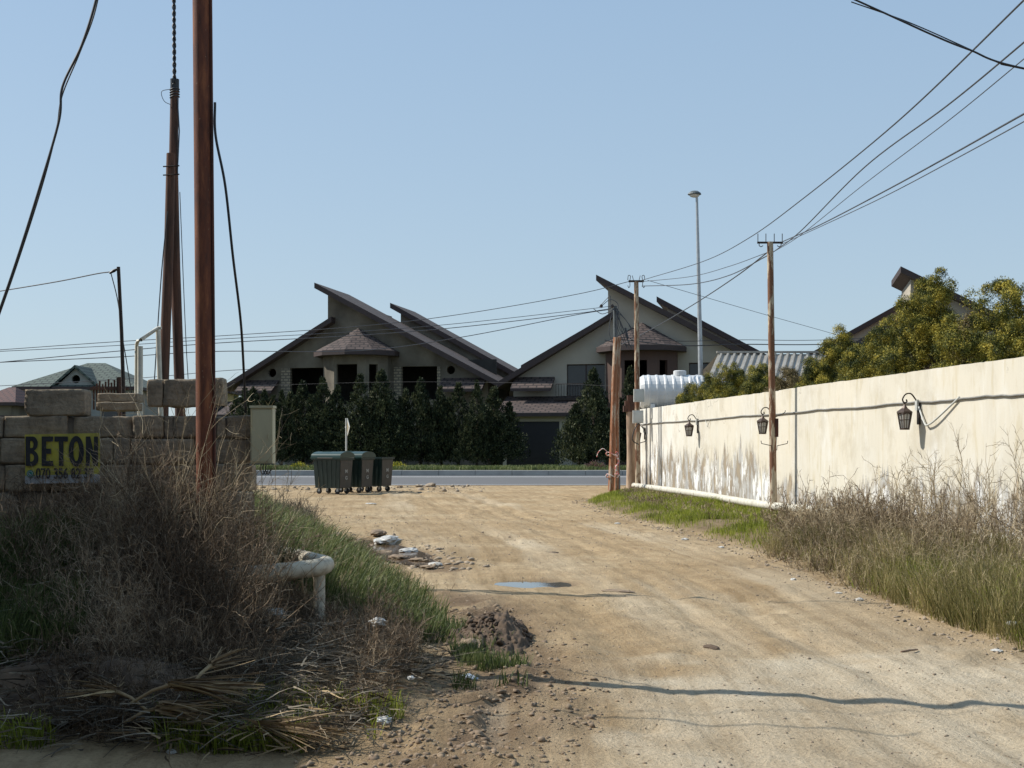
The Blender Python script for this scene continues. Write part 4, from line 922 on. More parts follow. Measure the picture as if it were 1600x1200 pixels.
# right part: sunlit dry bushes on the bank
X, Y = scatter(rg, 1500, 9.0, 12.2, lambda y: EL(y) - 1.9, lambda y: EL(y) - 0.15, lambda x, y, r_: r_ < (0.55 + 0.9 * fbm(x * 1.3, y * 1.3, 35)) * np.where(y > 10.6, 0.5, 1))
brush('sunlit_brush', X, Y, (0.14 + 0.42 * smooth((EL(Y) - 0.1 - X) / 1.5)) * clearp(X, Y), 'twig', rg, 'sunlit brown dry weeds on the bank around the bent white pipe', n1=7, n2=4, r0=0.003, spread=1.1)
X, Y = scatter(rg, 420, 10.8, 20, lambda y: EL(y) - 1.8, lambda y: EL(y) + 0.05)
brush('bank_stalks', X, Y, 0.3 * (1 + 0.6 * fbm(X * 2, Y * 2, 140)), 'twig', rg, 'thin dead stalks among the long grass on the left bank', n1=5, n2=3, r0=0.003, spread=1.0)
# tall thin stalks against the stone wall
X, Y = scatter(rg, 60, 8.6, 9.75, lambda y: -0.30 * y, lambda y: -0.19 * y)
brush('dry_stalks', X, Y, 1.15 + 0 * X, 'twig', rg, 'tall pale dry stalks standing against the stone wall', n1=5, n2=3, r0=0.0035, spread=0.6, jit=0.12)
# right verge brush
def hr(x, y): return (0.26 + 0.15 * smooth((14 - y) / 1.5) + 0.1 * smooth((y - 13.5) / 2) + 0.68 * smooth((x - ER(y) - 0.5) / 2.0) * smooth((24 - y) / 5)) * (1 + 0.75 * fbm(x * 1.1, y * 0.7, 37))
X, Y = scatter(rg, 1350, 11.5, 24, lambda y: ER(y) + 0.25 + 0.8 * smooth((y - 19) / 3), lambda y: WX(y) - 0.55, lambda x, y, r_: r_ < np.clip(0.5 + 0.9 * fbm(x * 0.8, y * 0.5, 38) + 0.3 * smooth((x - ER(y) - 0.8)), 0, 1) * (0.45 + 0.55 * smooth((y - 13.5) / 2)))
brush('roadside_brush', X, Y, hr(X, Y) * (0.6 + 0.8 * rg.random(len(X)) ** 2), 'twig', rg, 'tall tangle of bare brown weeds along the near part of the cream wall', n1=8, n2=4, r0=0.0042, spread=0.75, r_far=True)
X, Y = scatter(rg, 1200, 25, 42.5, lambda y: ER(y) + 1.0, lambda y: WX(y) - 0.6, lambda x, y, r_: r_ < np.clip(0.8 + 0.9 * fbm(x * 0.8, y * 0.5, 39), 0, 1))
brush('verge_weeds', X, Y, 0.17 + 0.07 * fbm(X, Y, 40), 'twig', rg, 'low dry brown weeds between the green verge and the far part of the wall', n1=6, n2=3, r0=0.0045, spread=0.8, r_far=True)
X, Y = scatter(rg, 210, 13.5, 23.5, lambda y: WX(y) - 1.6, lambda y: WX(y) - 0.2)
brush('bare_stalks', X, Y, 0.85 + 0.5 * fbm(X, Y, 40), 'twigr', rg, 'tall bare stalks rising in front of the cream wall at the right edge', n1=6, n2=4, r0=0.0045, spread=0.45, r_far=True, l1=0.3)
# small dark bush by the gap (far left bank)
X, Y = scatter(rg, 240, 9.8, 13.8, lambda y: ER(y) + 0.35, lambda y: ER(y) + 2.4)
brush('dead_stalks', X, Y, 0.5 * (1 + 0.5 * fbm(X * 2, Y * 2, 139)), 'twig', rg, 'pale dead stalks standing among the long grass at the right edge', n1=6, n2=3, r0=0.0032, spread=0.9)
X, Y = scatter(rg, 520, 13.8, 19.5, lambda y: ER(y) + 0.05, lambda y: ER(y) + 1.3)
brush('grey_brush', X, Y, (0.24 + 0.3 * smooth((X - ER(Y)) / 1.0)) * (1 + 0.5 * fbm(X * 2, Y * 2, 138)), 'twig', rg, 'low grey brown dry bushes spilling onto the right edge of the road', n1=8, n2=4, r0=0.0035, spread=1.2, r_far=True)
X, Y = scatter(rg, 260, 20, 26, lambda y: -0.19 * y, lambda y: -0.155 * y)
brush('dark_scrub', X, Y, 0.5 + 0 * X, 'litter', rg, 'low dark scrub on the left bank just before the green bins', n1=8, n2=4, r0=0.006, spread=0.8)
# ---- dead leaves and palm fronds
def strips(name, X, Y, ln, wd, mat, rng, label, zo=0.05, kind='stuff', cat='dead leaves', up=0.25, parent=None):
    n_ = len(X); st = np.stack([X, Y, H(X, Y) + zo * rng.random(n_)], 1); a = rng.random(n_) * 2 * np.pi
    d = np.stack([np.cos(a), np.sin(a), up * rng.random(n_)], 1); d /= np.linalg.norm(d, axis=1, keepdims=True)
    p = grow(st, d, ln * (0.4 + 0.8 * rng.random(n_)), 5, 0.12, -0.05, rng); V, Fs = [], []
    tubes(p, wd * (0.5 + rng.random(n_)), wd * 0.2 * np.ones(n_), V, Fs, 0, rng, 2)
    o = np_obj(name, np.concatenate(V), Fs, M[mat]); return tag(o, label, cat, kind=kind)
X, Y = scatter(rg, 9000, 6.7, 8.8, lambda y: -0.41 * y, lambda y: EL(y) - 0.1, lambda x, y, r_: r_ < 0.5 + 0.6 * fbm(x * 1.5, y * 1.5, 71))
strips('leaf_litter', X, Y, 0.28 + 0 * X, 0.0042, 'litter', rg, 'tangle of grey brown dead leaves and stems covering the foreground bank', 0.22)
X, Y = scatter(rg, 350, 6.6, 8.0, lambda y: -0.30 * y, lambda y: EL(y) - 0.3)
strips('dead_leaves', X, Y, 0.26 + 0 * X, 0.005, 'straw', rg, 'pale tan dead palm leaf strips strewn on the shaded bank', 0.18)
def frond(loc, az, L, lb, seed, n_=46, fan=0.32, tilt=0.08):
    n_ = int(n_ * 1.7)
    rr_ = np.random.default_rng(seed); t = empty('palm_frond', loc, lb, 'palm frond', 'dried palm fronds on the bank')
    a = az + rr_.normal(0, fan, n_); d = np.stack([np.cos(a), np.sin(a), tilt + 0.12 * rr_.normal(0, 1, n_)], 1); d /= np.linalg.norm(d, axis=1, keepdims=True)
    st = np.zeros((n_, 3)) + rr_.normal(0, 0.012, (n_, 3))
    p = grow(st, d, L * (0.55 + 0.5 * rr_.random(n_)), 8, 0.035, -0.02, rr_); V, Fs = [], []
    tubes(p, 0.006 * np.ones(n_), 0.0015 * np.ones(n_), V, Fs, 0, rr_, 2); np_obj('leaflets', np.concatenate(V), Fs, M['straw'], t)
    b = MB(); b.tube([(0, 0, 0), (-math.cos(az) * 0.1, -math.sin(az) * 0.1, -0.03), (-math.cos(az) * 0.22, -math.sin(az) * 0.22, -0.1)], [0.012, 0.010, 0.009], 6); b.build('stalk', M['straw'], t)
def onbank(px, D, up=0.0):
    x = (px - 800) / F * D; return Vector((x, D, float(H(x, D)) + up))
frond(onbank(268, 6.95, 0.30), R(2), 0.5, 'fan of tan dried palm leaflets, uppermost on the shaded bank', 1, 50, 0.2, 0.02)
frond(onbank(250, 6.9, 0.20), R(-6), 0.42, 'dried palm frond lying just below the uppermost tan fan', 2, 44, 0.25, 0.0)
frond(onbank(400, 6.8, 0.14), R(-14), 0.5, 'brown dried palm frond lowest towards the road', 3, 50, 0.26, -0.02)
frond(onbank(180, 7.0, 0.24), R(160), 0.3, 'ragged dried palm frond pointing left', 4, 30, 0.6, 0.15)
frond(onbank(330, 7.3, 0.28), R(70), 0.26, 'small dried palm frond pointing away from the road edge', 5, 26, 0.7, 0.3)
# ---- clods, pebbles, heaps
def lump_field(name, X, Y, S, mat, rng, label, kind='stuff', cat='clods', zk=0.05, flat=0.7):
    bm = bmesh.new(); bmesh.ops.create_icosphere(bm, subdivisions=1, radius=1); iv = np.array([v.co[:] for v in bm.verts]); fi = np.array([[v.index for v in f.verts] for f in bm.faces]); bm.free()
    n_ = len(X); k = len(iv); V = iv[None] * (1 + 0.36 * rng.normal(0, 1, (n_, k, 1))) * (S[:, None, None] * (0.7 + 0.6 * rng.random((n_, 1, 3)))) * np.array([1, 1, flat])
    V = V + np.stack([X, Y, H(X, Y) + S * zk], 1)[:, None]
    Fq = fi[None] + (np.arange(n_) * k)[:, None, None]
    return tag(np_obj(name, V.reshape(-1, 3), [Fq.reshape(-1, 3)], M[mat]), label, cat, kind=kind)
X, Y = scatter(rg, 3800, 6.0, 12.5, lambda y: EL(y) - 0.2, lambda y: EL(y) + 1.2, lambda x, y, r_: r_ < np.exp(-((x - EL(y) - 0.25) / 0.5) ** 2))
lump_field('soil_clods', X, Y, 0.004 + 0.024 * rg.random(len(X)) ** 5, 'clod', rg, 'broken clods of soil along the foot of the left bank')
X, Y = scatter(rg, 9000, 5.8, 30, lambda y: EL(y), lambda y: ER(y) + 0.2, None, 1.8)
lump_field('gravel', X, Y, (0.0025 + 0.009 * rg.random(len(X)) ** 5) * np.maximum(1, Y / 14), 'pebble', rg, 'small sandy gravel scattered over the dirt road', cat='gravel')
X, Y = scatter(rg, 900, 9, 40, lambda y: ER(y) - 0.25, lambda y: ER(y) + 0.25)
lump_field('edge_gravel', X, Y, 0.01 + 0.02 * rg.random(len(X)) ** 3, 'pebble', rg, 'crumbly gravel along the right edge of the dirt road', cat='gravel')
X, Y = scatter(rg, 520, 44, 52, lambda y: -0.24 * y, lambda y: -0.02 * y)
lump_field('rubble', X, Y, 0.02 + 0.09 * rg.random(len(X)) ** 5, 'pebble', rg, 'low rubble and stones along the near edge of the asphalt road', cat='rubble')
X, Y = scatter(rg, 1500, 6.1, 8.6, lambda y: EL(y) - 0.4, lambda y: EL(y) + 1.0, lambda x, y, r_: r_ < np.clip(0.35 + 1.3 * fbm(x * 2.2, y * 2.2, 144), 0, 1))
lump_field('mud_clods', X, Y, 0.004 + 0.02 * rg.random(len(X)) ** 3, 'clod', rg, 'dark churned mud clods at the front left edge of the road')
X, Y = scatter(rg, 700, 16.8, 23.5, lambda y: -2.02 + 0.34 * (20 - y) - 0.9, lambda y: -2.02 + 0.34 * (20 - y) + 0.95)
lump_field('puddle_rubble', X, Y, 0.012 + 0.05 * rg.random(len(X)) ** 4, 'pebble', rg, 'pale rubble strewn around and in the muddy puddle', flat=0.5)
def heap(name, loc, rx, ry, hz, mat, lb, cat, seed, nl=240, s0=0.03, rough=0.28):
    rr_ = np.random.default_rng(seed); n_ = 80; a = np.linspace(-1.25, 1.25, n_); XX, YY = np.meshgrid(a, a); q = np.sqrt(XX ** 2 + YY ** 2) * (1 + 0.25 * fbm(XX * 2 + 5, YY * 2, seed + 9, 3))
    Z = hz * np.clip(1 - q ** 1.6, -0.4, 1) + 0.30 * hz * fbm(XX * 3 + seed, YY * 3, seed) + rough * hz * np.abs(fbm(XX * 9 + seed, YY * 9, seed + 3, 4)); V = np.stack([XX * rx, YY * ry, Z], -1).reshape(-1, 3)
    i = np.arange(n_ - 1)[:, None] * n_ + np.arange(n_ - 1)[None]; Fq = np.stack([i, i + 1, i + n_ + 1, i + n_], -1).reshape(-1, 4)
    bm = bmesh.new(); bmesh.ops.create_icosphere(bm, subdivisions=1, radius=1); iv = np.array([v.co[:] for v in bm.verts]); fi = np.array([[v.index for v in f.verts] for f in bm.faces]); bm.free()
    th = rr_.random(nl) * 6.28; r_ = np.sqrt(rr_.random(nl)); px_, py_ = np.cos(th) * r_, np.sin(th) * r_; S = s0 * (0.4 + 1.1 * rr_.random(nl) ** 2)
    C = np.stack([px_ * rx, py_ * ry, hz * (1 - r_ ** 1.6) + 0.2 * S], 1)
    LV = iv[None] * (1 + 0.4 * rr_.normal(0, 1, (nl, len(iv), 1))) * S[:, None, None] + C[:, None]; LF = fi[None] + (np.arange(nl) * len(iv))[:, None, None] + len(V)
    return tag(np_obj(name, np.concatenate([V, LV.reshape(-1, 3)]), [Fq, LF.reshape(-1, 3)], M[mat], loc=loc), lb, cat)
p = P(765, 1010, 10.6); heap('dirt_heap', (p.x + 0.03, 10.6, 0.0), 0.34, 0.7, 0.20, 'soil', 'dark brown heap of loose soil at the left edge of the road', 'dirt heap', 3, 420, 0.02)
p = P(90, 1000, 7.0); heap('earth_mound', (-2.5, 7.45, float(H(-2.5, 7.45)) - 0.02), 0.85, 0.35, 0.20, 'soil', 'dark bare earth mound at the far left below the lush grass', 'earth mound', 6, 500, 0.014, 0.1)
for (px, py, D, s_, lb) in ((612, 742, 0, 0, ''),): pass

# ------------------------------------------------------------------ litter
def crumple(name, px, py, size, mat, lb, cat='litter', flat=0.6, D=None, dz=0.0, group=None, stretch=(1, 1)):
    if name == 'plastic_bag': size *= 0.8; flat *= 0.8
    if D is None: D = F * EYE / (py - HZ)
    x = (px - 800) / F * D; rr_ = random.Random(int(px * 13 + py))
    bm = bmesh.new(); bmesh.ops.create_icosphere(bm, subdivisions=3, radius=1)
    sd = rr_.uniform(0, 50)
    for v in bm.verts:
        c = v.co; k = 1 + 0.45 * float(fbm(c.x * 1.7 + sd, c.y * 1.7 + c.z * 2.3, 5, 3)) + 0.16 * float(vnoise(c.x * 6 + sd, c.z * 6 + c.y * 5, 8))
        v.co = Vector((c.x * k * size * stretch[0], c.y * k * size * stretch[1], (c.z * k * flat * size)))
    me = bpy.data.meshes.new(name); bm.to_mesh(me); bm.free(); me.materials.append(M[mat])
    o = bpy.data.objects.new(name, me); COL.objects.link(o); o.location = (x, D, float(H(x, D)) + size * flat * 0.55 + dz); o.rotation_euler = (0, 0, rr_.uniform(0, 6.28))
    return tag(o, lb, cat, group)
crumple('plastic_bag', 733, 1062, 0.06, 'bluish', 'pale crumpled bottle lying by the grass at the foot of the left bank', 'bottle', stretch=(1.3, 0.7))
crumple('plastic_bag', 600, 1120, 0.06, 'plastic', 'white crushed cup below the dry weeds near the front', 'cup', D=7.2, dz=0.03)
crumple('plastic_bag', 592, 1005, 0.07, 'plastic', 'thin white plastic bag caught high in the dry weeds', 'plastic bag', D=8.6, dz=0.28)
crumple('plastic_bag', 642, 1052, 0.03, 'plastic', 'small white scrap hanging in the dry weeds near the road', 'litter', D=8.1, dz=0.12)
crumple('plastic_bag', 430, 940, 0.09, 'plastic', 'bright white plastic bag on the bank below the bent pipe', 'plastic bag', D=8.9, dz=0.1)
crumple('plastic_bag', 268, 1166, 0.03, 'plastic', 'small white scrap at the very front of the shaded bank', 'litter', D=6.75)
crumple('plastic_bag', 312, 1158, 0.04, 'bluish', 'pale scrap half buried in grass at the front of the bank', 'litter', D=6.85)
crumple('plastic_bag', 1580, 1002, 0.055, 'plastic', 'white plastic bag tangled in the grass at the right edge', 'plastic bag', dz=0.08)
crumple('plastic_bag', 1558, 1022, 0.05, 'plastic', 'flat white plastic scrap below the bag at the right edge', 'litter', flat=0.25)
crumple('plastic_bag', 1343, 938, 0.05, 'plastic', 'dark and white crumpled wrapper at the verge edge', 'litter')
crumple('plastic_bag', 1310, 928, 0.05, 'plastic', 'pale scrap at the foot of the grey brush', 'litter', flat=0.3)
crumple('plastic_bag', 1127, 857, 0.06, 'plastic', 'white paper scrap on the green verge edge', 'litter', flat=0.4)
crumple('plastic_bag', 1070, 843, 0.08, 'plastic', 'larger white scrap on the far green verge', 'litter', flat=0.4)
crumple('plastic_bag', 965, 818, 0.08, 'plastic', 'pale rag lying at the far corner of the green verge', 'litter', flat=0.4)
crumple('plastic_bag', 1240, 905, 0.04, 'plastic', 'tiny white scrap below the start of the tall brush', 'litter')
for i, (px, py, s_, fl) in enumerate(((605, 846, 0.20, 0.35), (592, 838, 0.14, 0.4), (640, 858, 0.12, 0.35), (622, 868, 0.12, 0.25), (655, 872, 0.10, 0.3), (680, 880, 0.08, 0.3), (600, 858, 0.10, 0.3), (668, 884, 0.07, 0.3))):
    crumple('litter_lump', px, py, s_, 'plastic' if i in (0, 2, 5) else 'clod', ['largest white sack lump in the muddy puddle', 'pale lump at the far end of the muddy puddle', 'white lump in the middle of the muddy puddle', 'flat grey brown lump in the muddy puddle', 'brown clod on the right rim of the muddy puddle', 'small white lump at the near end of the muddy puddle', 'brown lump on the left rim of the muddy puddle', 'smallest clod beyond the near end of the muddy puddle'][i], 'debris', flat=fl, stretch=(1, 1.6), dz=0.02)
crumple('paper_scrap', 580, 787, 0.11, 'plastic', 'flat white paper scrap on the dirt in front of the bins', 'litter', flat=0.2, stretch=(1.6, 1))
crumple('stone', 672, 757, 0.22, 'pebble', 'larger pale stone by the asphalt edge right of the bins', 'stone', D=50, flat=0.5, dz=-0.02)
crumple('stone', 655, 760, 0.16, 'pebble', 'smaller flat stone beside the larger one right of the bins', 'stone', D=50, flat=0.4)
crumple('stone', 625, 761, 0.12, 'clod', 'brown stone just right of the lidless bin', 'stone', D=49, flat=0.5)
crumple('rock', 738, 1000, 0.10, 'clod', 'grey lump of concrete in the shade of the dirt heap', 'rock', D=10.0, flat=0.6)
crumple('rock', 1112, 1012, 0.045, 'soil', 'small dark clod lying alone on the dirt road', 'clod', flat=0.35, stretch=(1.8, 1))
crumple('rock', 862, 862, 0.11, 'soil', 'thin dark lump in place of a pothole shadow, road centre beyond the clear puddle', 'clod', flat=0.12, stretch=(1.8, 1))  # dark sliver laid where a pothole only holds shadow
crumple('rock', 965, 924, 0.07, 'clod', 'flat lump in place of a pothole shadow, right of the clear puddle', 'clod', flat=0.25, stretch=(2.2, 1))  # brown lump drawn for the shadow crack of a pothole
D = F * EYE / (1018 - HZ); x = (1420 - 800) / F * D
b = MB(); z_ = float(H(x, D)); b.tube([(x - 0.07, D - 0.03, z_ + 0.012), (x, D, z_ + 0.02), (x + 0.09, D + 0.07, z_ + 0.015)], [0.008, 0.01, 0.006], 6)
tag(b.build('stick', M['oldpost']), 'short pale stick lying on the dirt road at right', 'stick')

# ------------------------------------------------------------------ left stone wall (frontal, 10 m away)
SD = 10.0
def rough_block(V, Fs, off, x0, x1, z0, z1, y0, y1, rng, amp=0.008, chip=0.02):
    nx, ny, nz = max(2, int((x1 - x0) / 0.045)), max(2, int((y1 - y0) / 0.06)), max(2, int((z1 - z0) / 0.045))
    bm = bmesh.new(); bmesh.ops.create_cube(bm, size=1.0)
    ed = list(bm.edges)
    bmesh.ops.subdivide_edges(bm, edges=bm.edges[:], cuts=9, use_grid_fill=True)
    s = rng.uniform(0, 99); pts = np.array([v.co[:] for v in bm.verts]); fi = [[v.index for v in f.verts] for f in bm.faces]; bm.free()
    q = pts * np.array([x1 - x0, y1 - y0, z1 - z0]); hs = np.array([x1 - x0, y1 - y0, z1 - z0]) / 2
    # round the corners
    r_ = 0.009; inn = np.clip(q, -(hs - r_), hs - r_); dv = q - inn; L = np.linalg.norm(dv, axis=1, keepdims=True); q = np.where(L > 1e-6, inn + dv / np.maximum(L, 1e-6) * np.minimum(L, r_), q)
    nz_ = np.stack([vnoise(q[:, 0] * 14 + s, q[:, 2] * 14 + q[:, 1] * 9, 1), vnoise(q[:, 0] * 12 + s, q[:, 2] * 12 + q[:, 1] * 9, 2), vnoise(q[:, 0] * 14 + s, q[:, 2] * 14 + q[:, 1] * 9, 3)], 1)
    big = vnoise(q[:, 0] * 4 + s, q[:, 2] * 5 + q[:, 1] * 5, 7)[:, None]; cor = (np.abs(q[:, 0:1]) / hs[0]) ** 4 * (np.abs(q[:, 2:3]) / hs[2]) ** 3
    fine_ = vnoise(q[:, 0] * 45 + s, q[:, 2] * 45 + q[:, 1] * 30, 11)[:, None]; q = q + nz_ * amp * 0.7 + fine_ * np.array([0.2, 1, 0.2]) * 0.003 - q * cor * np.clip(big - 0.1, 0, 1) * chip * 13
    V.append(q + np.array([(x0 + x1) / 2, (y0 + y1) / 2, (z0 + z1) / 2])); Fs.append(np.array(fi) + off); return off + len(q)
zz = lambda py: EYE + (HZ - py) / F * SD
xx = lambda px: (px - 800) / F * SD
rb = random.Random(21); V, Fs, off = [], [], 0
courses = [(650, 684, [-90, -4], [(-60, 3), (6, 104), (113, 205), (207, 254), (257, 271), (272, 335), (337, 352), (354, 392)]),
           (685, 725, 0, [(-80, -2), (0, 42), (44, 120), (122, 176), (178, 203), (206, 302), (305, 392)]),
           (726, 768, 0, [(-60, 7), (9, 78), (80, 160), (163, 240), (242, 318), (322, 352), (356, 392)]),
           (769, 812, 0, [(-80, 28), (31, 120), (123, 210), (212, 300), (303, 390)]),
           (813, 856, 0, [(-60, 60), (63, 150), (153, 250), (253, 330), (333, 391)]),
           (857, 900, 0, [(-80, 28), (31, 120), (123, 210), (212, 300), (303, 390)]),
           (901, 960, 0, [(-60, 60), (63, 150), (153, 250), (253, 330), (333, 391)])]
for y0, y1, _, bl in courses:
    for a, c in bl:
        dy = rb.uniform(-0.02, 0.025); e = rb.uniform(-1.2, 1.2)
        off = rough_block(V, Fs, off, xx(a), xx(c), zz(y1) + 0.002, zz(y0 + e) - 0.002, SD - 0.0 + dy, SD + 0.2 + dy, rb)
allb = np.concatenate(V)
sw = empty('stone_wall', (xx(160), SD, 0), 'rough wall of large limestone blocks behind the dry weeds at left', 'wall')
allb = allb - np.array([xx(160), SD, 0]); np_obj('masonry', allb, [np.concatenate(Fs)], M['stone'], sw, smooth=False)
b = MB(); b.box(xx(-60) - xx(160), xx(388) - xx(160), 0.035, 0.15, 0.2, zz(653)); b.build('mortar_core', simple('old_mortar', (0.16, 0.135, 0.105), (0.09, 0.075, 0.06), 8, 0.95), sw)
def loose(a, c, y0, y1, D, lb, rz=0.0, dep=0.2):
    V, Fs = [], []; sx = lambda px: (px - 800) / F * D; sz = lambda py: EYE + (HZ - py) / F * D
    w_ = sx(c) - sx(a); h_ = sz(y0) - sz(y1); rough_block(V, Fs, 0, -w_ / 2, w_ / 2, 0, h_, -dep / 2, dep / 2, rb, 0.007, 0.02)
    o = np_obj('limestone_block', V[0], Fs, M['stone'], loc=(sx((a + c) / 2), D + 0.1, sz(y1))); o.rotation_euler = (0, 0, rz)
    return tag(o, lb, 'stone block', 'loose limestone blocks on the stone wall')
loose(38, 131, 608, 650, 10.0, 'single long block lying on the wall above the yellow banner', R(2))
loose(229, 254, 592, 636, 10.0, 'chipped narrow block at the left end of the upper row')
loose(255, 330, 592, 636, 10.0, 'long smooth block of the upper row behind the rusty pole')
loose(331, 347, 590, 634, 10.0, 'narrow end block of the upper row right of the rusty pole')
loose(150, 212, 628, 642, 10.35, 'thin flat block behind the wall at the foot of the thin dark post')
loose(152, 214, 614, 628, 10.5, 'jagged block on the thin flat one behind the wall')
# weathered wooden rack behind
rk = empty('wooden_rack', P(165, 640, 13), 'dark weathered wooden slat rack behind the stone wall near the thin post', 'rack')
for k in range(10):
    b = MB(); x_ = -0.13 + 0.03 * k; b.box(x_, x_ + 0.014, 0, 0.02, 0.0, 0.24 + 0.02 * (k % 3) + 0.006 * k); b.build('slat', M['wood'], rk)
b = MB(); b.box(-0.15, 0.24, -0.02, -0.001, 0.2, 0.225); b.box(0.13, 0.19, -0.03, 0.03, -0.2, 0.33); b.build('rail', M['wood'], rk)
# banner
def text_mesh(body, size_x, size_z, mat, loc, name, parent, rot=(R(90), 0, 0), bold=0.03, depth=0.001, shear=0):
    cu = bpy.data.curves.new(name, 'FONT'); cu.body = body; cu.size = 1; cu.offset = bold; cu.extrude = depth; cu.align_x = 'LEFT'; cu.shear = shear
    tmp = bpy.data.objects.new('tmp_text', cu); COL.objects.link(tmp); dg = bpy.context.evaluated_depsgraph_get(); dg.update()
    me = bpy.data.meshes.new_from_object(tmp.evaluated_get(dg)); bpy.data.objects.remove(tmp)
    co = np.zeros(len(me.vertices) * 3); me.vertices.foreach_get('co', co); co = co.reshape(-1, 3)
    mn, mx = co.min(0), co.max(0); co[:, 0] = (co[:, 0] - mn[0]) / (mx[0] - mn[0]) * size_x; co[:, 1] = (co[:, 1] - mn[1]) / (mx[1] - mn[1]) * size_z
    co[:, 2] = (co[:, 2] - mn[2]) 
    me.vertices.foreach_set('co', co.ravel()); me.update(); me.materials.clear(); me.materials.append(mat)
    o = bpy.data.objects.new(name, me); COL.objects.link(o); o.location = loc; o.rotation_euler = rot
    if parent: o.parent = parent
    return o
SP = 9.9; sg = empty('banner', P(39, 756, SP), 'faded yellow vinyl banner reading BETON with a phone number on the stone wall', 'banner')
u = SP / F; bw_, bh_ = 117 * u, 77 * u
b = MB(); nn_ = 14
for i in range(nn_):
    for j in range(6):
        f_ = lambda i, j: (bw_ * i / nn_, 0.006 * math.sin(i * 1.3 + j * 0.7), bh_ * j / 6 + 0.012 * i / nn_)
        b.face([f_(i, j), f_(i + 1, j), f_(i + 1, j + 1), f_(i, j + 1)], 1 if j == 0 and i < 14 else 0, True)
b.build('vinyl_sheet', [M['signyellow'], M['signwhite']], sg)
b = MB(); H_ = 46.0; y_ = -0.012
def letter(x, poly, holes=()):
    b.panel((0, y_), (1, y_), [((x + a) * u, (28 + c) * u) for a, c in poly], [[((x + a) * u, (28 + c) * u) for a, c in h] for h in holes], 0.0005)
def arc(cx, cy, rx, ry, a0, a1, n=10): return [(cx + rx * math.cos(R(a0 + (a1 - a0) * k / n)), cy + ry * math.sin(R(a0 + (a1 - a0) * k / n))) for k in range(n + 1)]
letter(2, [(0, 0), (11, 0)] + arc(11, 12, 9, 12, -80, 75) + arc(11, 35, 8, 11, -70, 85) + [(0, H_)], [[(7, 7), (9, 7)] + arc(9, 13, 4, 6, -80, 80) + [(7, 19)], [(7, 28), (9, 28)] + arc(9, 33.5, 3.4, 5.5, -80, 80) + [(7, 39)]])
letter(27, [(0, 0), (18, 0), (18, 8), (7, 8), (7, 19), (15, 19), (15, 27), (7, 27), (7, 38), (18, 38), (18, H_), (0, H_)])
letter(47, [(7, 0), (14, 0), (14, 38), (21, 38), (21, H_), (0, H_), (0, 38), (7, 38)])
letter(69, arc(12, 23, 12, 24, 0, 350, 24), [arc(12, 23, 4.5, 15.5, 0, 345, 20)])
letter(96, [(0, 0), (6.5, 0), (6.5, 25), (12, 0), (19, 0), (19, H_), (12.5, H_), (12.5, 20), (7, H_), (0, H_)])
b.build('lettering', M['signblack'], sg)
text_mesh('070 356 82 37', 90 * u, 17 * u, M['signblack'], (18 * u, -0.012, 8 * u), 'phone_number', sg, bold=0.02)
b = MB(); b.lathe([(5.5 * u, -0.013), (5.5 * u, -0.009)], 16, (9 * u, 0, 16 * u), axis='y'); b.build('phone_logo', M['signgreen'], sg)
b = MB()
ring_ = [(9 * u + 3.9 * u * math.cos(a_ * 0.524), -0.0145, 16 * u + 3.9 * u * math.sin(a_ * 0.524)) for a_ in range(13)]
b.tube(ring_, 0.5 * u, 5); b.tube(bez([(7.3 * u, -0.0145, 17.6 * u), (7.9 * u, -0.0145, 15.2 * u), (10.6 * u, -0.0145, 14.3 * u)], 4), 0.8 * u, 5); b.build('logo_print', M['signwhite'], sg)
# cabinet on the wall end
cb = empty('meter_cabinet', P(411, 724, 9.95), 'pale cream metal cabinet fixed to the right end of the stone wall', 'cabinet')
k = 9.95 / F; b = MB(); b.box(-17 * k, 17 * k, -0.06, 0.06, 0, 86 * k); b.build('cabinet_body', M['boxcream'], cb)
b = MB(); b.box(-18.5 * k, 18.5 * k, -0.075, 0.065, 86 * k + 0.001, 90 * k); b.build('lid', M['boxcream'], cb)
b = MB(); b.box(-15 * k, 15 * k, -0.068, -0.061, 3 * k, 83 * k); b.box(10 * k, 12 * k, -0.076, -0.068, 38 * k, 46 * k); b.build('door', M['boxcream'], cb)
b = MB()
for q in (-3, 1, 5): b.tube(bez([(q * k, 0, 0), (q * k - 0.005, 0, -0.05), (q * k + 0.015, 0, -0.085), (q * k + 0.035, 0, -0.05)], 5), 0.004, 5)
b.build('cable_tail', M['black'], cb)

# ------------------------------------------------------------------ left poles, pipes and cables
bx = P(323, 900, 9.4); x0 = bx.x
ps = [Vector((x0, 9.4, 0.0)), Vector((x0 - 0.008, 9.4, 2.0)), Vector((x0 - 0.032, 9.4, 4.9)), Vector((x0 - 0.045, 9.4, 6.5))]
rp = empty('rusty_pole', (x0, 9.4, 0), 'thick rusty steel pole before the stone wall, running out of the top', 'pole')
b = MB(); b.tube([p - Vector((x0, 9.4, 0)) for p in bez(ps, 4)], 0.071, 18); b.build('pipe_shaft', M['rustpole'], rp)
b = MB(); b.tube([(0.066, -0.035, 0.0), (0.062, -0.035, 2.0), (0.03, -0.035, 5.5)], 0.011, 6); b.build('conduit', M['rust'], rp)
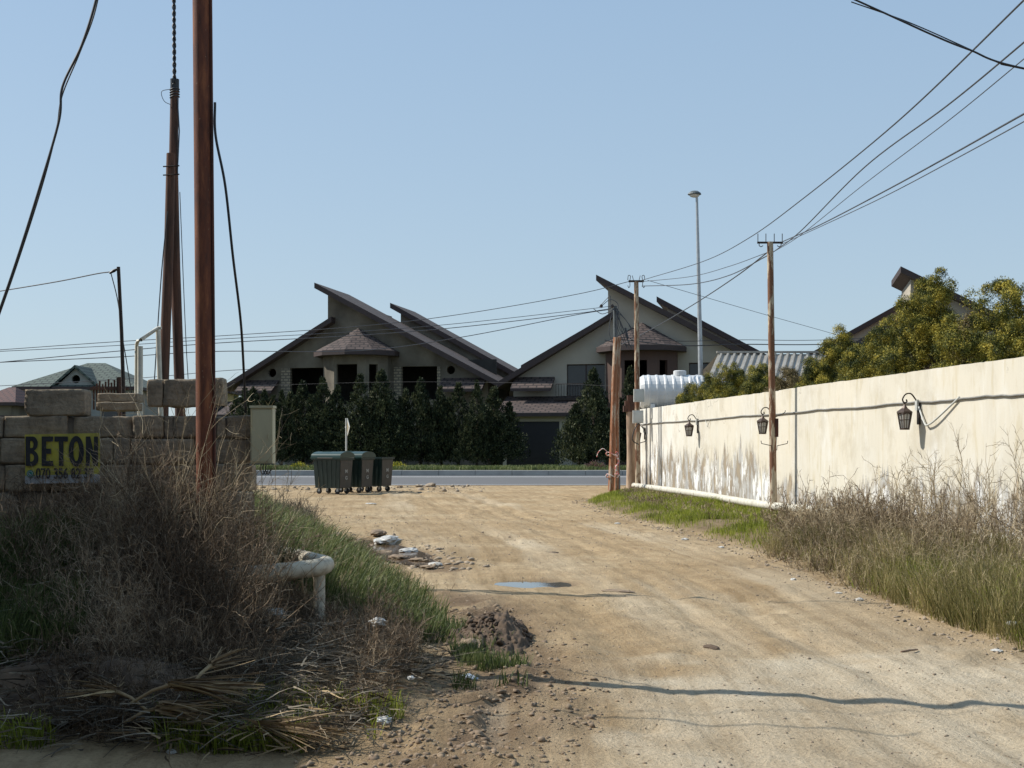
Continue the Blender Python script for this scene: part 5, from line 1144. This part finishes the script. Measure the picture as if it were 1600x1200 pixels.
# two leaning poles behind the wall
D = 15.0; u = D / F
def pole_between(name, pts, rad, mat, lb, n=10, cat='pole', group=None):
    pts = [Vector(p) for p in pts]; o0 = pts[0].copy(); b = MB(); b.tube([p - o0 for p in pts], rad, n)
    t = empty(name, o0, lb, cat, group); b.build('shaft', mat, t); return t
base1 = P(254, 700, D); base1.z = 0; top1 = P(273, 128, D)
def along(p_, q_, t): return Vector(p_).lerp(Vector(q_), t)
lp = pole_between('leaning_pole', [Vector((P(253, 590, D).x - 0.01, D, 0)), P(256, 590, D), P(264, 380, D), P(267, 240, D)], [0.062, 0.06, 0.055, 0.05], M['wood'], 'left of the two weathered timber poles behind the stone wall', group='pair of timber poles behind the stone wall')
lp = pole_between('leaning_pole', [Vector((P(280, 590, D).x + 0.03, D + 0.14, 0)), P(280, 590, D + 0.14), P(274, 420, D + 0.14), P(271, 250, D + 0.14), P(273, 128, D + 0.14)], [0.062, 0.06, 0.058, 0.052, 0.048], M['flake2'] if False else M['wood'], 'taller right timber pole of the pair, with wire wrapped round its top', group='pair of timber poles behind the stone wall')
o0 = Vector(lp.location)
b = MB(); c_ = P(273, 140, D + 0.14) - o0
for k in range(4): b.tube([c_ + Vector((0.056 * math.cos(a * 0.7), 0.056 * math.sin(a * 0.7), -0.03 * k + 0.012 * math.sin(a))) for a in range(10)], 0.006, 5)
b.tube(bez([c_ + Vector((-0.05, -0.02, 0)), c_ + Vector((-0.15, -0.02, -0.03)), c_ + Vector((-0.12, -0.02, -0.14)), c_ + Vector((-0.03, -0.03, -0.19))], 6), 0.004, 5)
b.tube([c_ + Vector((0.04, -0.03, -0.1)), c_ + Vector((0.065, -0.04, -0.5)), c_ + Vector((0.04, -0.03, -1.0))], 0.008, 5)
b.build('wire_wrap', M['wire'], lp)
b = MB(); c_ = P(269, 262, D) - o0
for dz in (0, -0.1): b.tube([c_ + Vector((-0.09, -0.06, dz - 0.0)), c_ + Vector((0.1, -0.06, dz + 0.01))], 0.008, 6)
b.build('through_bolt', M['darkiron'], lp)
b = MB(); b.lathe([(0.05, -0.1), (0.053, -0.1), (0.053, 0.03), (0.01, 0.035)], 12, tuple(P(273, 128, D + 0.14) - o0)); b.build('pole_cap', M['black'], lp)
# thin dark post
D = 12.0
tp = pole_between('thin_post', [Vector((P(196, 640, D).x, D, 0)), P(193, 615, D), P(190, 520, D), P(185, 417, D)], [0.019, 0.019, 0.017, 0.016], M['darkiron'], 'thin dark metal post leaning behind the stone wall')
b = MB(); o0 = Vector(tp.location); b.tube([P(184, 420, D) - o0, P(178, 423, D) - o0, P(171, 427, D) - o0], [0.008, 0.016, 0.01], 6); b.build('insulator', M['black'], tp)
# white pipe arch
D = 12.4; pa = empty('pipe_arch', P(217, 640, D), 'white gas pipe rising and bending over behind the stone wall', 'pipe'); o0 = Vector(pa.location)
b = MB(); b.tube(bez([Vector((P(219, 650, D).x, D, 0.3)), P(219, 600, D), P(219, 541, D)], 3), 0.026, 10); b.tube([P(213, 640, D + .1), P(213.5, 538, D + .1), P(215.5, 533, D + .05), P(220, 531, D), P(246, 513, D + 0.3), P(252, 512, D + 0.3)], 0.018, 10)
for v_ in range(len(b.v)): b.v[v_] = tuple(Vector(b.v[v_]) - o0)
b.build('riser', M['whitepipe'], pa)
b = MB(); b.tube([Vector((P(247, 600, D).x, D + 0.3, 0.3)) - o0, P(247, 516, D + 0.3) - o0], 0.024, 10); b.build('far_riser', M['whitepipe'], pa)
# bent white pipe in the weeds
bp = empty('bent_pipe', (0, 0, 0), 'thick white pipe bending down among the dry weeds on the left bank', 'pipe')
D = 9.3
b = MB(); b.tube(bez([P(300, 905, 9.1), P(400, 897, 9.2), P(470, 890, 9.3), P(500, 886, 9.4), P(509, 882, 9.6), P(500, 879, 9.85), P(455, 868, 10.6), P(420, 862, 11.2)], 7), 0.064, 14)
b.build('bend', M['yellowpipe'], bp)
b = MB(); q = P(499, 890, 9.42); b.tube([(q.x, q.y, 0.1), (q.x, q.y, q.z - 0.03)], 0.043, 12); b.build('leg', M['yellowpipe'], bp)

def cable(pts, r_, lb, mat='wire', n=10, name='overhead_wire', group=None, cat='wire'):
    b = MB(); b.tube(bez(pts, n), r_, 5); o = b.build(name, M[mat]); return tag(o, lb, cat, group)
def sagwire(a, c, sag, r_, lb, mat='wire', group=None):
    pts = [a.lerp(c, t / 16) - Vector((0, 0, sag * 4 * (t / 16) * (1 - t / 16))) for t in range(17)]
    b = MB(); b.tube(pts, r_, 5); return tag(b.build('overhead_wire', M[mat]), lb, 'wire', group)
# hanging black cables at left
D = 8.0
cable([P(160, -60, 8.6), P(150, 0, 8.6), P(128, 70, 8.6), P(98, 135, 8.6), P(92, 190, 8.6), P(60, 300, 8.6), P(22, 420, 8.6), P(-20, 540, 8.6)], 0.009, 'slack black cable hanging at the upper left, crossing the frame edge', 'black', name='hanging_cable', cat='cable')
cable([P(164, -60, 8.62), P(148, 20, 8.62), P(124, 84, 8.62), P(97, 150, 8.62), P(88, 205, 8.62), P(66, 290, 8.62), P(26, 415, 8.62), P(-18, 540, 8.62)], 0.005, 'thinner cable twisted alongside the slack black cable at upper left', 'black', name='hanging_cable', cat='cable')
cable([P(336, 160, 9.33), P(337, 212, 9.33), P(352, 290, 9.33), P(364, 400, 9.4), P(376, 500, 9.6), P(381, 580, 9.8), P(384, 645, 9.95)], 0.010, 'black cable dropping from the rusty pole to the pale cabinet', 'black', name='hanging_cable', cat='cable')
b = MB()
for ph in (0, math.pi):
    pts = []
    for k in range(90):
        t = k / 89; p = P(270.5 + 2 * t, -180 + 312 * t, 15.1); a = ph + k * 1.1; pts.append(p + Vector((0.013 * math.cos(a), 0.013 * math.sin(a), 0)))
    b.tube(pts, 0.013, 5)
tag(b.build('twisted_cable', M['black']), 'twisted black cable rising from the top of the taller timber pole', 'cable')
cable([P(-30, 460, 14), P(0, 455, 13.6), P(90, 440, 12.8), P(150, 428, 12.2), P(171, 425, 12)], 0.006, 'dark wire running left from the top of the thin post', 'black')
cable([P(173, 425, 12), P(184, 470, 12.05), P(192, 530, 12.1), P(197, 560, 12.1), P(205, 610, 12.1), P(211, 645, 12.1)], 0.005, 'thin wire drooping along the thin dark post', 'black')
cable([P(262, 330, 14.9), P(253, 420, 14.9), P(246, 520, 14.9), P(241, 600, 14.9)], 0.007, 'thin dark wire hanging left of the pair of timber poles', 'black')
cable([P(281, 300, 14.9), P(287, 450, 14.9), P(291, 540, 14.9), P(294, 592, 14.9)], 0.005, 'thin dark wire hanging right of the pair of timber poles', 'black')

# ------------------------------------------------------------------ right-hand utility poles
def upole(pb, D, top_py, r0, r1, mat, lb, lean=0.0, name='utility_pole'):
    x = (pb - 800) / F * D; h = EYE + (HZ - top_py) / F * D
    t = empty(name, (x, D, 0), lb, 'utility pole'); b = MB(); b.tube([(0, 0, -0.2), (lean * 0.5, 0, h * 0.5), (lean, 0, h)], [r0, (r0 + r1) / 2, r1], 14); b.build('shaft', mat, t); return t, h
t1, h1 = upole(1209, 27.8, 378, 0.078, 0.066, M['flake'], 'tall rusty cream utility pole with four pin crossbar, standing before the wall', -0.08)
ux = 27.8 / F
b = MB(); b.box(-0.08 - 20 * ux, -0.08 + 20 * ux, -0.02, 0.02, h1 - 0.035, h1 + 0.005)
for k in (-19, -6.5, 6.5, 19): b.tube([(-0.08 + k * ux, 0, h1), (-0.08 + k * ux, 0, h1 + 13 * ux)], 0.009, 6)
b.build('crossbar', M['darkiron'], t1)
b = MB()
for s_ in (-1, 1):
    b.tube(bez([(-0.08 + s_ * 17 * ux, 0, h1 - 0.03), (-0.08 + s_ * 17 * ux, 0, h1 - 0.08), (-0.08 + s_ * 14 * ux, 0, h1 - 0.105), (-0.08 + s_ * 11 * ux, 0, h1 - 0.08)], 5), 0.009, 5)
b.build('hook', M['darkiron'], t1)
for z_, yy_ in ((1.6 + (HZ - 698) * ux, 0), ):
    for s_ in (-1, 1):
        b = MB(); b.tube([(s_ * 0.05, -0.07, z_ - 0.08), (s_ * 0.06, -0.07, z_ + 0.02), (s_ * 0.28, -0.07, z_ + 0.07), (s_ * 0.29, -0.07, z_ + 0.13)], 0.009, 6); b.build('climbing_hook', M['darkiron'], t1)
b = MB(); z_ = 1.6 + (HZ - 650) * ux; b.tube([(0.03, -0.07, z_ - 0.02), (0.17, -0.07, z_ + 0.04), (0.23, -0.07, z_ + 0.08), (0.235, -0.07, z_ + 0.12)], 0.009, 6); b.build('climbing_hook', M['darkiron'], t1)
b = MB(); z_ = 1.6 + (HZ - 492) * ux; b.tube([(-0.06, -0.05, z_ + 0.06), (-0.07, -0.05, z_ - 0.02), (-0.12, -0.05, z_ - 0.03), (-0.14, -0.05, z_ + 0.01)], 0.009, 6); b.build('climbing_hook', M['darkiron'], t1)
b = MB(); z_ = 1.6 + (HZ - 690) * ux; b.box(0.02, 0.085, -0.085, -0.06, z_ + 0.1, z_ + 0.5); b.build('strap', M['rust'], t1)
t2, h2 = upole(997, 42.3, 440, 0.095, 0.075, M['flake'], 'utility pole with looped wires and short crossbar at the far end of the wall', -0.06)
ux = 42.3 / F
b = MB(); b.box(-0.06 - 12 * ux, -0.06 + 12 * ux, -0.03, 0.03, h2 - 0.02, h2 + 0.045)
b.build('crossbar', M['darkiron'], t2)
b = MB()
for s_ in (-1, 1):
    c = -0.06 + s_ * 10 * ux
    b.tube(bez([(c, 0, h2 + 0.04), (c - s_ * 0.02, 0, h2 + 0.18), (c + s_ * 0.05, 0, h2 + 0.2), (c + s_ * 0.07, 0, h2 + 0.05)], 5), 0.011, 5)
    b.tube(bez([(c, 0, h2 - 0.02), (c, 0, h2 - 0.15), (c + s_ * 0.04, 0, h2 - 0.2), (c + s_ * 0.07, 0, h2 - 0.13)], 5), 0.011, 5)
    b.tube([(c - s_ * 0.12, 0, h2 + 0.04), (c - s_ * 0.08, 0, h2 + 0.2)], 0.01, 5)
b.build('wire_loop', M['darkiron'], t2)
# meter boxes and the old timber at the wall end
ob = empty('old_timber_post', (3.98, 42.9, 0), 'broken brown timber post beside the meter boxes at the wall end', 'post')
b = MB(); b.tube([(0, 0, 0), (0.02, 0, 1.4), (-0.02, 0, 2.75)], [0.16, 0.15, 0.13], 9); b.build('shaft', M['oldpost'], ob)
b = MB(); b.box(-0.25, 0.2, -0.12, 0.12, 2.75, 2.95); b.box(-0.2, 0.16, -0.11, 0.11, 2.952, 3.12); b.box(-0.12, 0.1, -0.1, 0.1, 3.122, 3.3); b.build('brick_stack', M['wood'], ob)
mb_ = empty('meter_box', (4.17, 42.1, 3.05), 'upper pale grey meter box strapped to the far utility pole', 'meter box', 'meter boxes on the far pole')
b = MB(); b.box(-0.17, 0.17, -0.12, 0.04, 0, 0.42); b.build('box_body', M['box'], mb_); b = MB(); b.box(-0.14, 0.14, -0.135, -0.121, 0.04, 0.38); b.build('box_cover', M['box'], mb_)
c_ = copy_tree(mb_); c_.location = (4.14, 42.1, 2.35); c_['label'] = 'lower cream meter box strapped to the far utility pole'
b = MB(); b.tube(bez([(4.14, 41.95, 2.35), (4.0, 41.95, 2.1), (3.95, 41.95, 1.8), (4.15, 41.95, 1.65)], 6), 0.018, 5); b.tube(bez([(4.14, 41.95, 2.35), (4.35, 41.95, 2.1), (4.4, 41.95, 1.8), (4.2, 41.95, 1.7)], 6), 0.014, 5)
tag(b.build('cable_loop', M['black']), 'dark slack cable looping below the lower meter box', 'cable')
# leaning pair and steel post
D = 41.0
t3 = pole_between('slanted_post', [Vector((P(954, 775, D).x, D, -0.1)), P(957, 700, D), P(960, 600, D), P(963, 527, D)], 0.095, M['flake2'], 'orange rusty square post, left of the close pair beside the verge', group='close set rusty posts', n=4)
b = MB(); o0 = Vector(t3.location)
tape_m = simple('red_white_tape', (0.6, 0.12, 0.1), (0.7, 0.66, 0.62), 20, 0.6, lo=0.48, hi=0.52)
for zz_ in (1.45, 0.75): b.tube([Vector((0.2 * math.cos(a), 0.12 * math.sin(a), zz_ + 0.06 * math.sin(a * 2))) + Vector((0.05, 0, 0)) for a in [k * 0.63 for k in range(11)]], 0.02, 4)
b.tube(bez([(0.15, -0.13, 1.45), (0.25, -0.13, 1.2), (0.15, -0.13, 1.0), (0.27, -0.13, 0.75)], 5), 0.025, 4); b.tube(bez([(-0.1, -0.12, 1.5), (-0.25, -0.12, 1.62), (-0.4, -0.12, 1.5), (-0.45, -0.12, 1.35)], 5), 0.012, 4)
b.build('warning_tape', tape_m, t3)
pole_between('slanted_post', [Vector((P(963, 775, D + .25).x, D + 0.25, -0.1)), P(963.5, 650, D + .25), P(967, 527, D + .25)], 0.075, M['flake2'], 'thinner pale rusty post, right of the close pair beside the verge', group='close set rusty posts', n=4)
t4, h4 = upole(966, 46.5, 478, 0.085, 0.075, M['greypole'], 'dark grey steel pole tangled with wires behind the orange rusty posts', -0.12, 'steel_pole')
b = MB(); rw = random.Random(3)
for k in range(9):
    a = Vector((-0.12 + rw.uniform(-0.1, 0.1), -0.1, h4 - 0.1)); c = Vector((-0.1 + rw.uniform(0, 0.9), -0.1, h4 - 1.35 - rw.uniform(0, 0.25)))
    mid = (a + c) / 2 + Vector((rw.uniform(-0.35, 0.25), -0.05, rw.uniform(-0.25, 0.25))); b.tube(bez([a, mid, c], 7), 0.012, 4)
b.tube(bez([(-0.7, -0.1, h4 - 0.05), (-0.42, -0.1, h4 + 0.25), (-0.3, -0.1, h4 + 0.35), (-0.28, -0.1, h4 - 0.1)], 6), 0.012, 4)
b.tube(bez([(-0.6, -0.1, h4), (-0.3, -0.1, h4 + 0.22), (-0.05, -0.1, h4 + 0.1), (0.0, -0.1, h4 - 0.1)], 6), 0.012, 4)
b.tube(bez([(-0.9, -0.1, h4 - 0.12), (-0.6, -0.1, h4 - 0.3), (-0.3, -0.1, h4 - 0.2), (-0.1, -0.1, h4 - 0.1)], 6), 0.012, 4)
b.tube([(-0.5, -0.05, h4 - 1.25), (0.75, -0.05, h4 - 1.5)], 0.02, 5); b.tube([(0.25, -0.05, h4 - 0.8), (0.35, -0.05, h4 - 1.2)], 0.04, 6)
b.build('wire_tangle', M['wire'], t4)
b = MB()
for dx in (-0.22, -0.62): b.lathe([(0.03, 0), (0.055, 0.03), (0.055, 0.1), (0.02, 0.13)], 8, (dx, -0.1, h4 - 0.08))
b.build('insulator', M['darkiron'], t4)
# street lamp
D = 56.0; sl_ = empty('street_lamp', ((1098 - 800) / F * D, D, 0), 'tall slender galvanised street lamp behind the long wall', 'street lamp'); hL = EYE + (HZ - 306) / F * D
b = MB(); b.tube([(0, 0, 0), (-0.12, 0, hL * 0.5), (-0.26, 0, hL)], [0.13, 0.1, 0.055], 12); b.build('column', M['galv'], sl_)
b = MB(); b.tube([(-0.26, 0, hL - 0.02), (-0.30, 0, hL + 0.12), (-0.35, 0, hL + 0.14)], [0.05, 0.045, 0.04], 8); b.build('arm', M['galv'], sl_)
b = MB(); b.lathe([(0.02, 0.16), (0.16, 0.14), (0.27, 0.06), (0.30, 0.0), (0.24, -0.03)], 16, (-0.36, 0, hL + 0.06)); b.build('lamp_head', M['greypole'], sl_)
b = MB(); b.lathe([(0.22, -0.03), (0.2, -0.08), (0.1, -0.12), (0.02, -0.13)], 16, (-0.36, 0, hL + 0.058)); b.build('lamp_lens', M['box'], sl_)

# overhead wires (right and centre)
g1 = 'overhead wires between the utility poles'
S = cable
S([P(1003, 438, 42.3), P(1100, 408, 37), P(1170, 372, 31), P(1250, 314, 25), P(1400, 192, 18), P(1600, 0, 12.5), P(1700, -100, 10.5)], 0.011, 'long wire curving from the far pole up to the top right corner', group=g1)
S([P(1003, 447, 42.3), P(1080, 444, 38), P(1140, 430, 33), P(1198, 400, 27.9)], 0.013, 'lower sagging wire between the two crossbar poles', group=g1)
S([P(1003, 440, 42.3), P(1080, 432, 38), P(1140, 416, 33), P(1198, 395, 27.9)], 0.009, 'upper faint wire between the two crossbar poles', group=g1)
S([P(968, 540, 46.0), P(1017, 515, 43), P(1080, 478, 36), P(1150, 432, 30), P(1202, 392, 27.9)], 0.014, 'thick wire climbing from the steel pole tangle to the four pin pole', group=g1)
S([P(1208, 394, 27.7), P(1250, 362, 24), P(1350, 262, 19), P(1480, 165, 15), P(1600, 66, 12.5), P(1700, -20, 11)], 0.010, 'wire leaving the four pin pole towards the right edge, second from top', group=g1)
S([P(1208, 394, 27.7), P(1250, 368, 24), P(1350, 288, 19), P(1480, 190, 15), P(1600, 92, 12.5), P(1700, 10, 11)], 0.006, 'thin faint wire just below the second wire at the right edge', group=g1)
S([P(1222, 378, 27.8), P(1280, 352, 24), P(1380, 300, 19), P(1490, 240, 15.5), P(1600, 178, 12.8), P(1700, 125, 11)], 0.011, 'wire from the crossbar end reaching the right edge above the lowest one', group=g1)
S([P(1220, 382, 27.8), P(1280, 355, 24), P(1380, 308, 19), P(1490, 250, 15.5), P(1600, 190, 12.8), P(1700, 135, 11)], 0.007, 'lowest thin wire reaching the right edge beside the crossbar wire', group=g1)
S([P(1012, 438, 42.3), P(1080, 458, 44), P(1190, 490, 47), P(1300, 521, 50), P(1420, 556, 54)], 0.009, 'faint wire descending right from the far crossbar pole behind the cypresses', group=g1)
S([P(-700, -420, 9.7), P(300, -330, 9.8), P(1000, -150, 9.9), P(1330, -3, 10), P(1460, 56, 10), P(1515, 78, 10), P(1600, 107, 10), P(1900, 160, 10)], 0.008, 'near black wire crossing the top right corner', 'black')
S([P(1330, 3, 10.02), P(1420, 35, 10.02), P(1515, 77, 10.02), P(1560, 98, 10.02), P(1600, 108, 10.02), P(1900, 168, 10.02)], 0.005, 'thinner strand twisted round the near black wire at top right', 'black')
S([P(968, 527, 46), P(1060, 533, 48), P(1160, 531, 50), P(1290, 531, 53), P(1500, 520, 60)], 0.012, 'upper dark wire running right from the steel pole over the corrugated roof', 'black', group=g1)
S([P(968, 530, 46), P(1060, 540, 48), P(1160, 538, 50), P(1290, 538, 53), P(1500, 530, 60)], 0.02, 'lower thick dark wire running right over the corrugated roof', 'black', group=g1)
g2 = 'wires sagging left across the grey villa'
S([P(990, 438, 42.3), P(900, 460, 42.2), P(720, 491, 42), P(560, 510, 41), P(340, 525, 41), P(180, 534, 40), P(-20, 548, 40)], 0.011, 'topmost wire running left from the far crossbar pole across the sky', group=g2)
S([P(958, 478, 46), P(900, 485, 45), P(720, 505, 43), P(560, 518, 42), P(340, 530, 41), P(180, 540, 40), P(-20, 550, 40)], 0.010, 'second wire from the top running left from the steel pole', group=g2)
S([P(955, 482, 46), P(900, 490, 45), P(720, 511, 43), P(560, 524, 42), P(340, 536, 41), P(180, 549, 40), P(-20, 568, 40)], 0.013, 'third wire from the top running left across the grey villa', group=g2)
S([P(950, 484, 46), P(900, 492, 45), P(720, 527, 43), P(560, 548, 42), P(340, 549, 41), P(180, 558, 40), P(-20, 567, 40)], 0.013, 'fourth wire dipping lowest across the grey villa gable', group=g2)
S([P(390, 577, 50), P(340, 580, 50), P(200, 592, 50), P(-20, 604, 50)], 0.012, 'low dark wire left of the grey villa just above the stone wall', group=g2)
S([P(962, 603, 46.4), P(800, 598, 52), P(600, 597, 56), P(390, 603, 60)], 0.004, 'low thin wire crossing the cypress tops', 'black', group=g2)
# ------------------------------------------------------------------ bins
def make_bin(lid=True):
    t = empty('wheeled_bin', (0, 0, 0)); bm_ = MB(); w0, d0, w1, d1 = 0.47, 0.35, 0.525, 0.40; z0, z1 = 0.2, 1.18
    body = M['bingreen']
    c = [(-w0, -d0, z0), (w0, -d0, z0), (w0, d0, z0), (-w0, d0, z0), (-w1, -d1, z1), (w1, -d1, z1), (w1, d1, z1), (-w1, d1, z1)]; bm_.hexa(c)
    for k in range(-2, 3):      # moulded ribs on the long faces and ends
        for s_ in (-1, 1):
            xa = k * 0.19; bm_.hexa([(xa * 0.82 - 0.012, s_ * d0 - 0.012, z0 + 0.05), (xa * 0.82 + 0.012, s_ * d0 - 0.012, z0 + 0.05), (xa * 0.82 + 0.012, s_ * d0 + 0.012, z0 + 0.05), (xa * 0.82 - 0.012, s_ * d0 + 0.012, z0 + 0.05), (xa - 0.012, s_ * d1 - 0.012, z1 - 0.05), (xa + 0.012, s_ * d1 - 0.012, z1 - 0.05), (xa + 0.012, s_ * d1 + 0.012, z1 - 0.05), (xa - 0.012, s_ * d1 + 0.012, z1 - 0.05)])
    bo = bm_.build('bin_body', body, t)
    bv = bo.modifiers.new('bevel', 'BEVEL'); bv.width = 0.012; bv.segments = 2
    for s_ in (-1, 1):      # end panels
        b = MB()
        b.hexa([(s_ * w0 + 0.01 * s_ - 0.006, -d0 + 0.03, z0 + 0.02), (s_ * w0 + 0.01 * s_ + 0.006, -d0 + 0.03, z0 + 0.02), (s_ * w0 + 0.01 * s_ + 0.006, d0 - 0.03, z0 + 0.02), (s_ * w0 + 0.01 * s_ - 0.006, d0 - 0.03, z0 + 0.02),
                (s_ * w1 + 0.01 * s_ - 0.006, -d1 + 0.03, z1 - 0.06), (s_ * w1 + 0.01 * s_ + 0.006, -d1 + 0.03, z1 - 0.06), (s_ * w1 + 0.01 * s_ + 0.006, d1 - 0.03, z1 - 0.06), (s_ * w1 + 0.01 * s_ - 0.006, d1 - 0.03, z1 - 0.06)])
        b.build('end_panel', M['bingrey'], t)
    b = MB()
    for (a0, a1, b0, b1) in ((-w1 - 0.04, w1 + 0.04, -d1 - 0.04, -d1 + 0.0), (-w1 - 0.04, w1 + 0.04, d1, d1 + 0.04), (-w1 - 0.04, -w1, -d1, d1), (w1, w1 + 0.04, -d1, d1)): b.box(a0, a1, b0, b1, z1 - 0.04, z1 + 0.03)
    b.build('rim', M['bingreen'], t)
    if lid:
        b = MB(); n_ = 12
        for i in range(n_):
            a0, a1 = math.pi * i / n_, math.pi * (i + 1) / n_
            f_ = lambda a, x: (x, -(d1 + 0.06) * math.cos(a), z1 + 0.035 + 0.2 * math.sin(a) ** 0.7)
            b.face([f_(a0, -w1 - 0.05), f_(a0, w1 + 0.05), f_(a1, w1 + 0.05), f_(a1, -w1 - 0.05)], 0, True)
        for s_ in (-1, 1):
            pts = [(s_ * (w1 + 0.05), -(d1 + 0.06) * math.cos(math.pi * i / n_), z1 + 0.035 + 0.2 * math.sin(math.pi * i / n_) ** 0.7) for i in range(n_ + 1)]
            b.face(pts if s_ < 0 else pts[::-1])
        b.box(-w1 - 0.06, w1 + 0.06, -d1 - 0.08, -d1 - 0.045, z1 + 0.005, z1 + 0.05); b.box(-0.35, 0.0, -0.12, 0.16, z1 + 0.215, z1 + 0.25)
        b.build('lid', M['binlid'], t)
        b = MB(); b.tube([(-0.3, -d1 - 0.09, z1 + 0.02), (0.3, -d1 - 0.09, z1 + 0.02)], 0.014, 8); b.build('handle', M['bingrey'], t)
    for sx in (-1, 1):
        for sy in (-1, 1):
            cx_, cy_ = sx * 0.36, sy * 0.25; b = MB(); b.lathe([(0.03, -0.025), (0.095, -0.022), (0.1, 0), (0.095, 0.022), (0.03, 0.025)], 14, (cx_ + 0.02 * sy, cy_, 0.1), axis='y'); wo = b.build('wheel', M['rubber'], t)
            f = MB(); f.box(cx_ - 0.04, cx_ + 0.04, cy_ - 0.05, cy_ - 0.035, 0.09, 0.22); f.box(cx_ - 0.04, cx_ + 0.04, cy_ + 0.035, cy_ + 0.05, 0.09, 0.22); f.box(cx_ - 0.05, cx_ + 0.05, cy_ - 0.05, cy_ + 0.05, 0.195, 0.215); f.build('caster_fork', M['galv'], wo)
    return t
B0 = make_bin(True); a = R(-25); pb0 = Vector((-6.0, 42.9, 0.0)); dep = Vector((-math.sin(a), math.cos(a), 0))
B0.location = pb0; B0.rotation_euler = (0, 0, a); tag(B0, 'front green wheeled bin with closed lid, nearest and leftmost by the road', 'bin', 'wheeled rubbish bins by the road')
def marks(t, s_):
    for k, ch in enumerate(s_):
        text_mesh(ch, 0.14, 0.12, M['whitepaint'], (0.525, -0.07, 0.92 - 0.22 * k), 'marking', t, rot=(R(90), 0, R(90)), bold=0.03)
B1 = copy_tree(B0); B1.location = pb0 + dep * 1.25 + Vector((0.05, 0, 0)); tag(B1, 'middle green wheeled bin with rounded lid, between the other two', 'bin')
B2 = make_bin(False); B2.location = pb0 + dep * 2.45 + Vector((0.12, 0, 0)); B2.rotation_euler = (0, 0, a); tag(B2, 'lidless brown grey bin with white letters, rightmost of the three', 'bin', 'wheeled rubbish bins by the road')
for t, s_ in ((B0, 'HMG'), (B1, 'HMG'), (B2, 'HMG')): marks(t, s_)
# diamond sign
D = 50.5; sgn = empty('diamond_road_sign', ((541 - 800) / F * D, D, 0), 'white diamond road sign on a pale post, seen edge on behind the bins', 'road sign')
b = MB(); b.tube([(0, 0, 0), (0, 0, 2.7)], 0.035, 10); b.build('post', M['box'], sgn)
an = R(-68)
b = MB(); Mx = Matrix.Translation((0.06, -0.03, 2.35)) @ Matrix.Rotation(an, 4, 'Z') @ Matrix.Rotation(R(45), 4, 'Y'); b.box(-0.25, 0.25, -0.015, 0.0, -0.25, 0.25, 0, Mx); b.build('sign_plate', M['box'], sgn)
b = MB(); b.box(-0.17, 0.17, -0.0205, -0.0155, -0.17, 0.17, 0, Mx); b.build('sign_face', simple('tan_sign_face', (0.33, 0.27, 0.16), (0.28, 0.23, 0.14), 5, 0.6), sgn)
b = MB(); b.box(-0.17, 0.17, 0.0005, 0.005, -0.17, 0.17, 0, Mx); b.build('sign_back', M['galv'], sgn)

# ------------------------------------------------------------------ neighbour house left of the camera (out of frame; its shade falls on the bank)
nh = empty('neighbour_house', (-6.6, 3, 0), 'plain two storey plastered house left of the camera, outside the frame', 'house')
b = MB(); b.box(-7, 0, -6, 7.4, 0, 5.0); b.build('wall', M['cream'], nh)
b = MB()
pr_ = [(-7.4, 5.0), (0.35, 5.0), (-3.5, 7.2)]
b.face([(x, -6.3, z) for x, z in pr_]); b.face([(x, 7.7, z) for x, z in reversed(pr_)])
for i in range(3):
    (xa, za), (xb, zb) = pr_[i], pr_[(i + 1) % 3]; b.face([(xa, 7.7, za), (xb, 7.7, zb), (xb, -6.3, zb), (xa, -6.3, za)])
b.build('roof', M['redtile'], nh)
for y0 in (-4, 0, 4):
    f = MB(); f.box(0.003, 0.05, y0, y0 + 1.3, 1.0, 2.4); wo = f.build('window', M['box'], nh); f = MB(); f.box(0.052, 0.06, y0 + 0.1, y0 + 1.2, 1.1, 2.3); f.build('pane', M['glass'], wo)

nb = empty('sky_blocking_house', (-4, -6.5, 0), 'unseen dark brick block added behind the camera to cut the sky light', 'house')  # added out of view to block sky light on surfaces facing the camera
b = MB(); b.box(-16, 9, -8, 0, 0, 8.5); b.build('wall', simple('dark_brick', (0.10, 0.06, 0.045), (0.07, 0.045, 0.035), 3, 0.9), nb)
b = MB(); b.box(-16.4, 9.4, -8.4, 0.4, 8.503, 8.8); b.build('roof', M['fascia'], nb)
for x0 in (-13, -9, -5, -1, 3, 6.5):
    for z0 in (1.0, 4.6):
        f = MB(); f.box(x0, x0 + 1.3, 0.003, 0.05, z0, z0 + 1.6); wo = f.build('window', M['box'], nb); f = MB(); f.box(x0 + 0.1, x0 + 1.2, 0.052, 0.06, z0 + 0.1, z0 + 1.5); f.build('pane', M['glass'], wo)
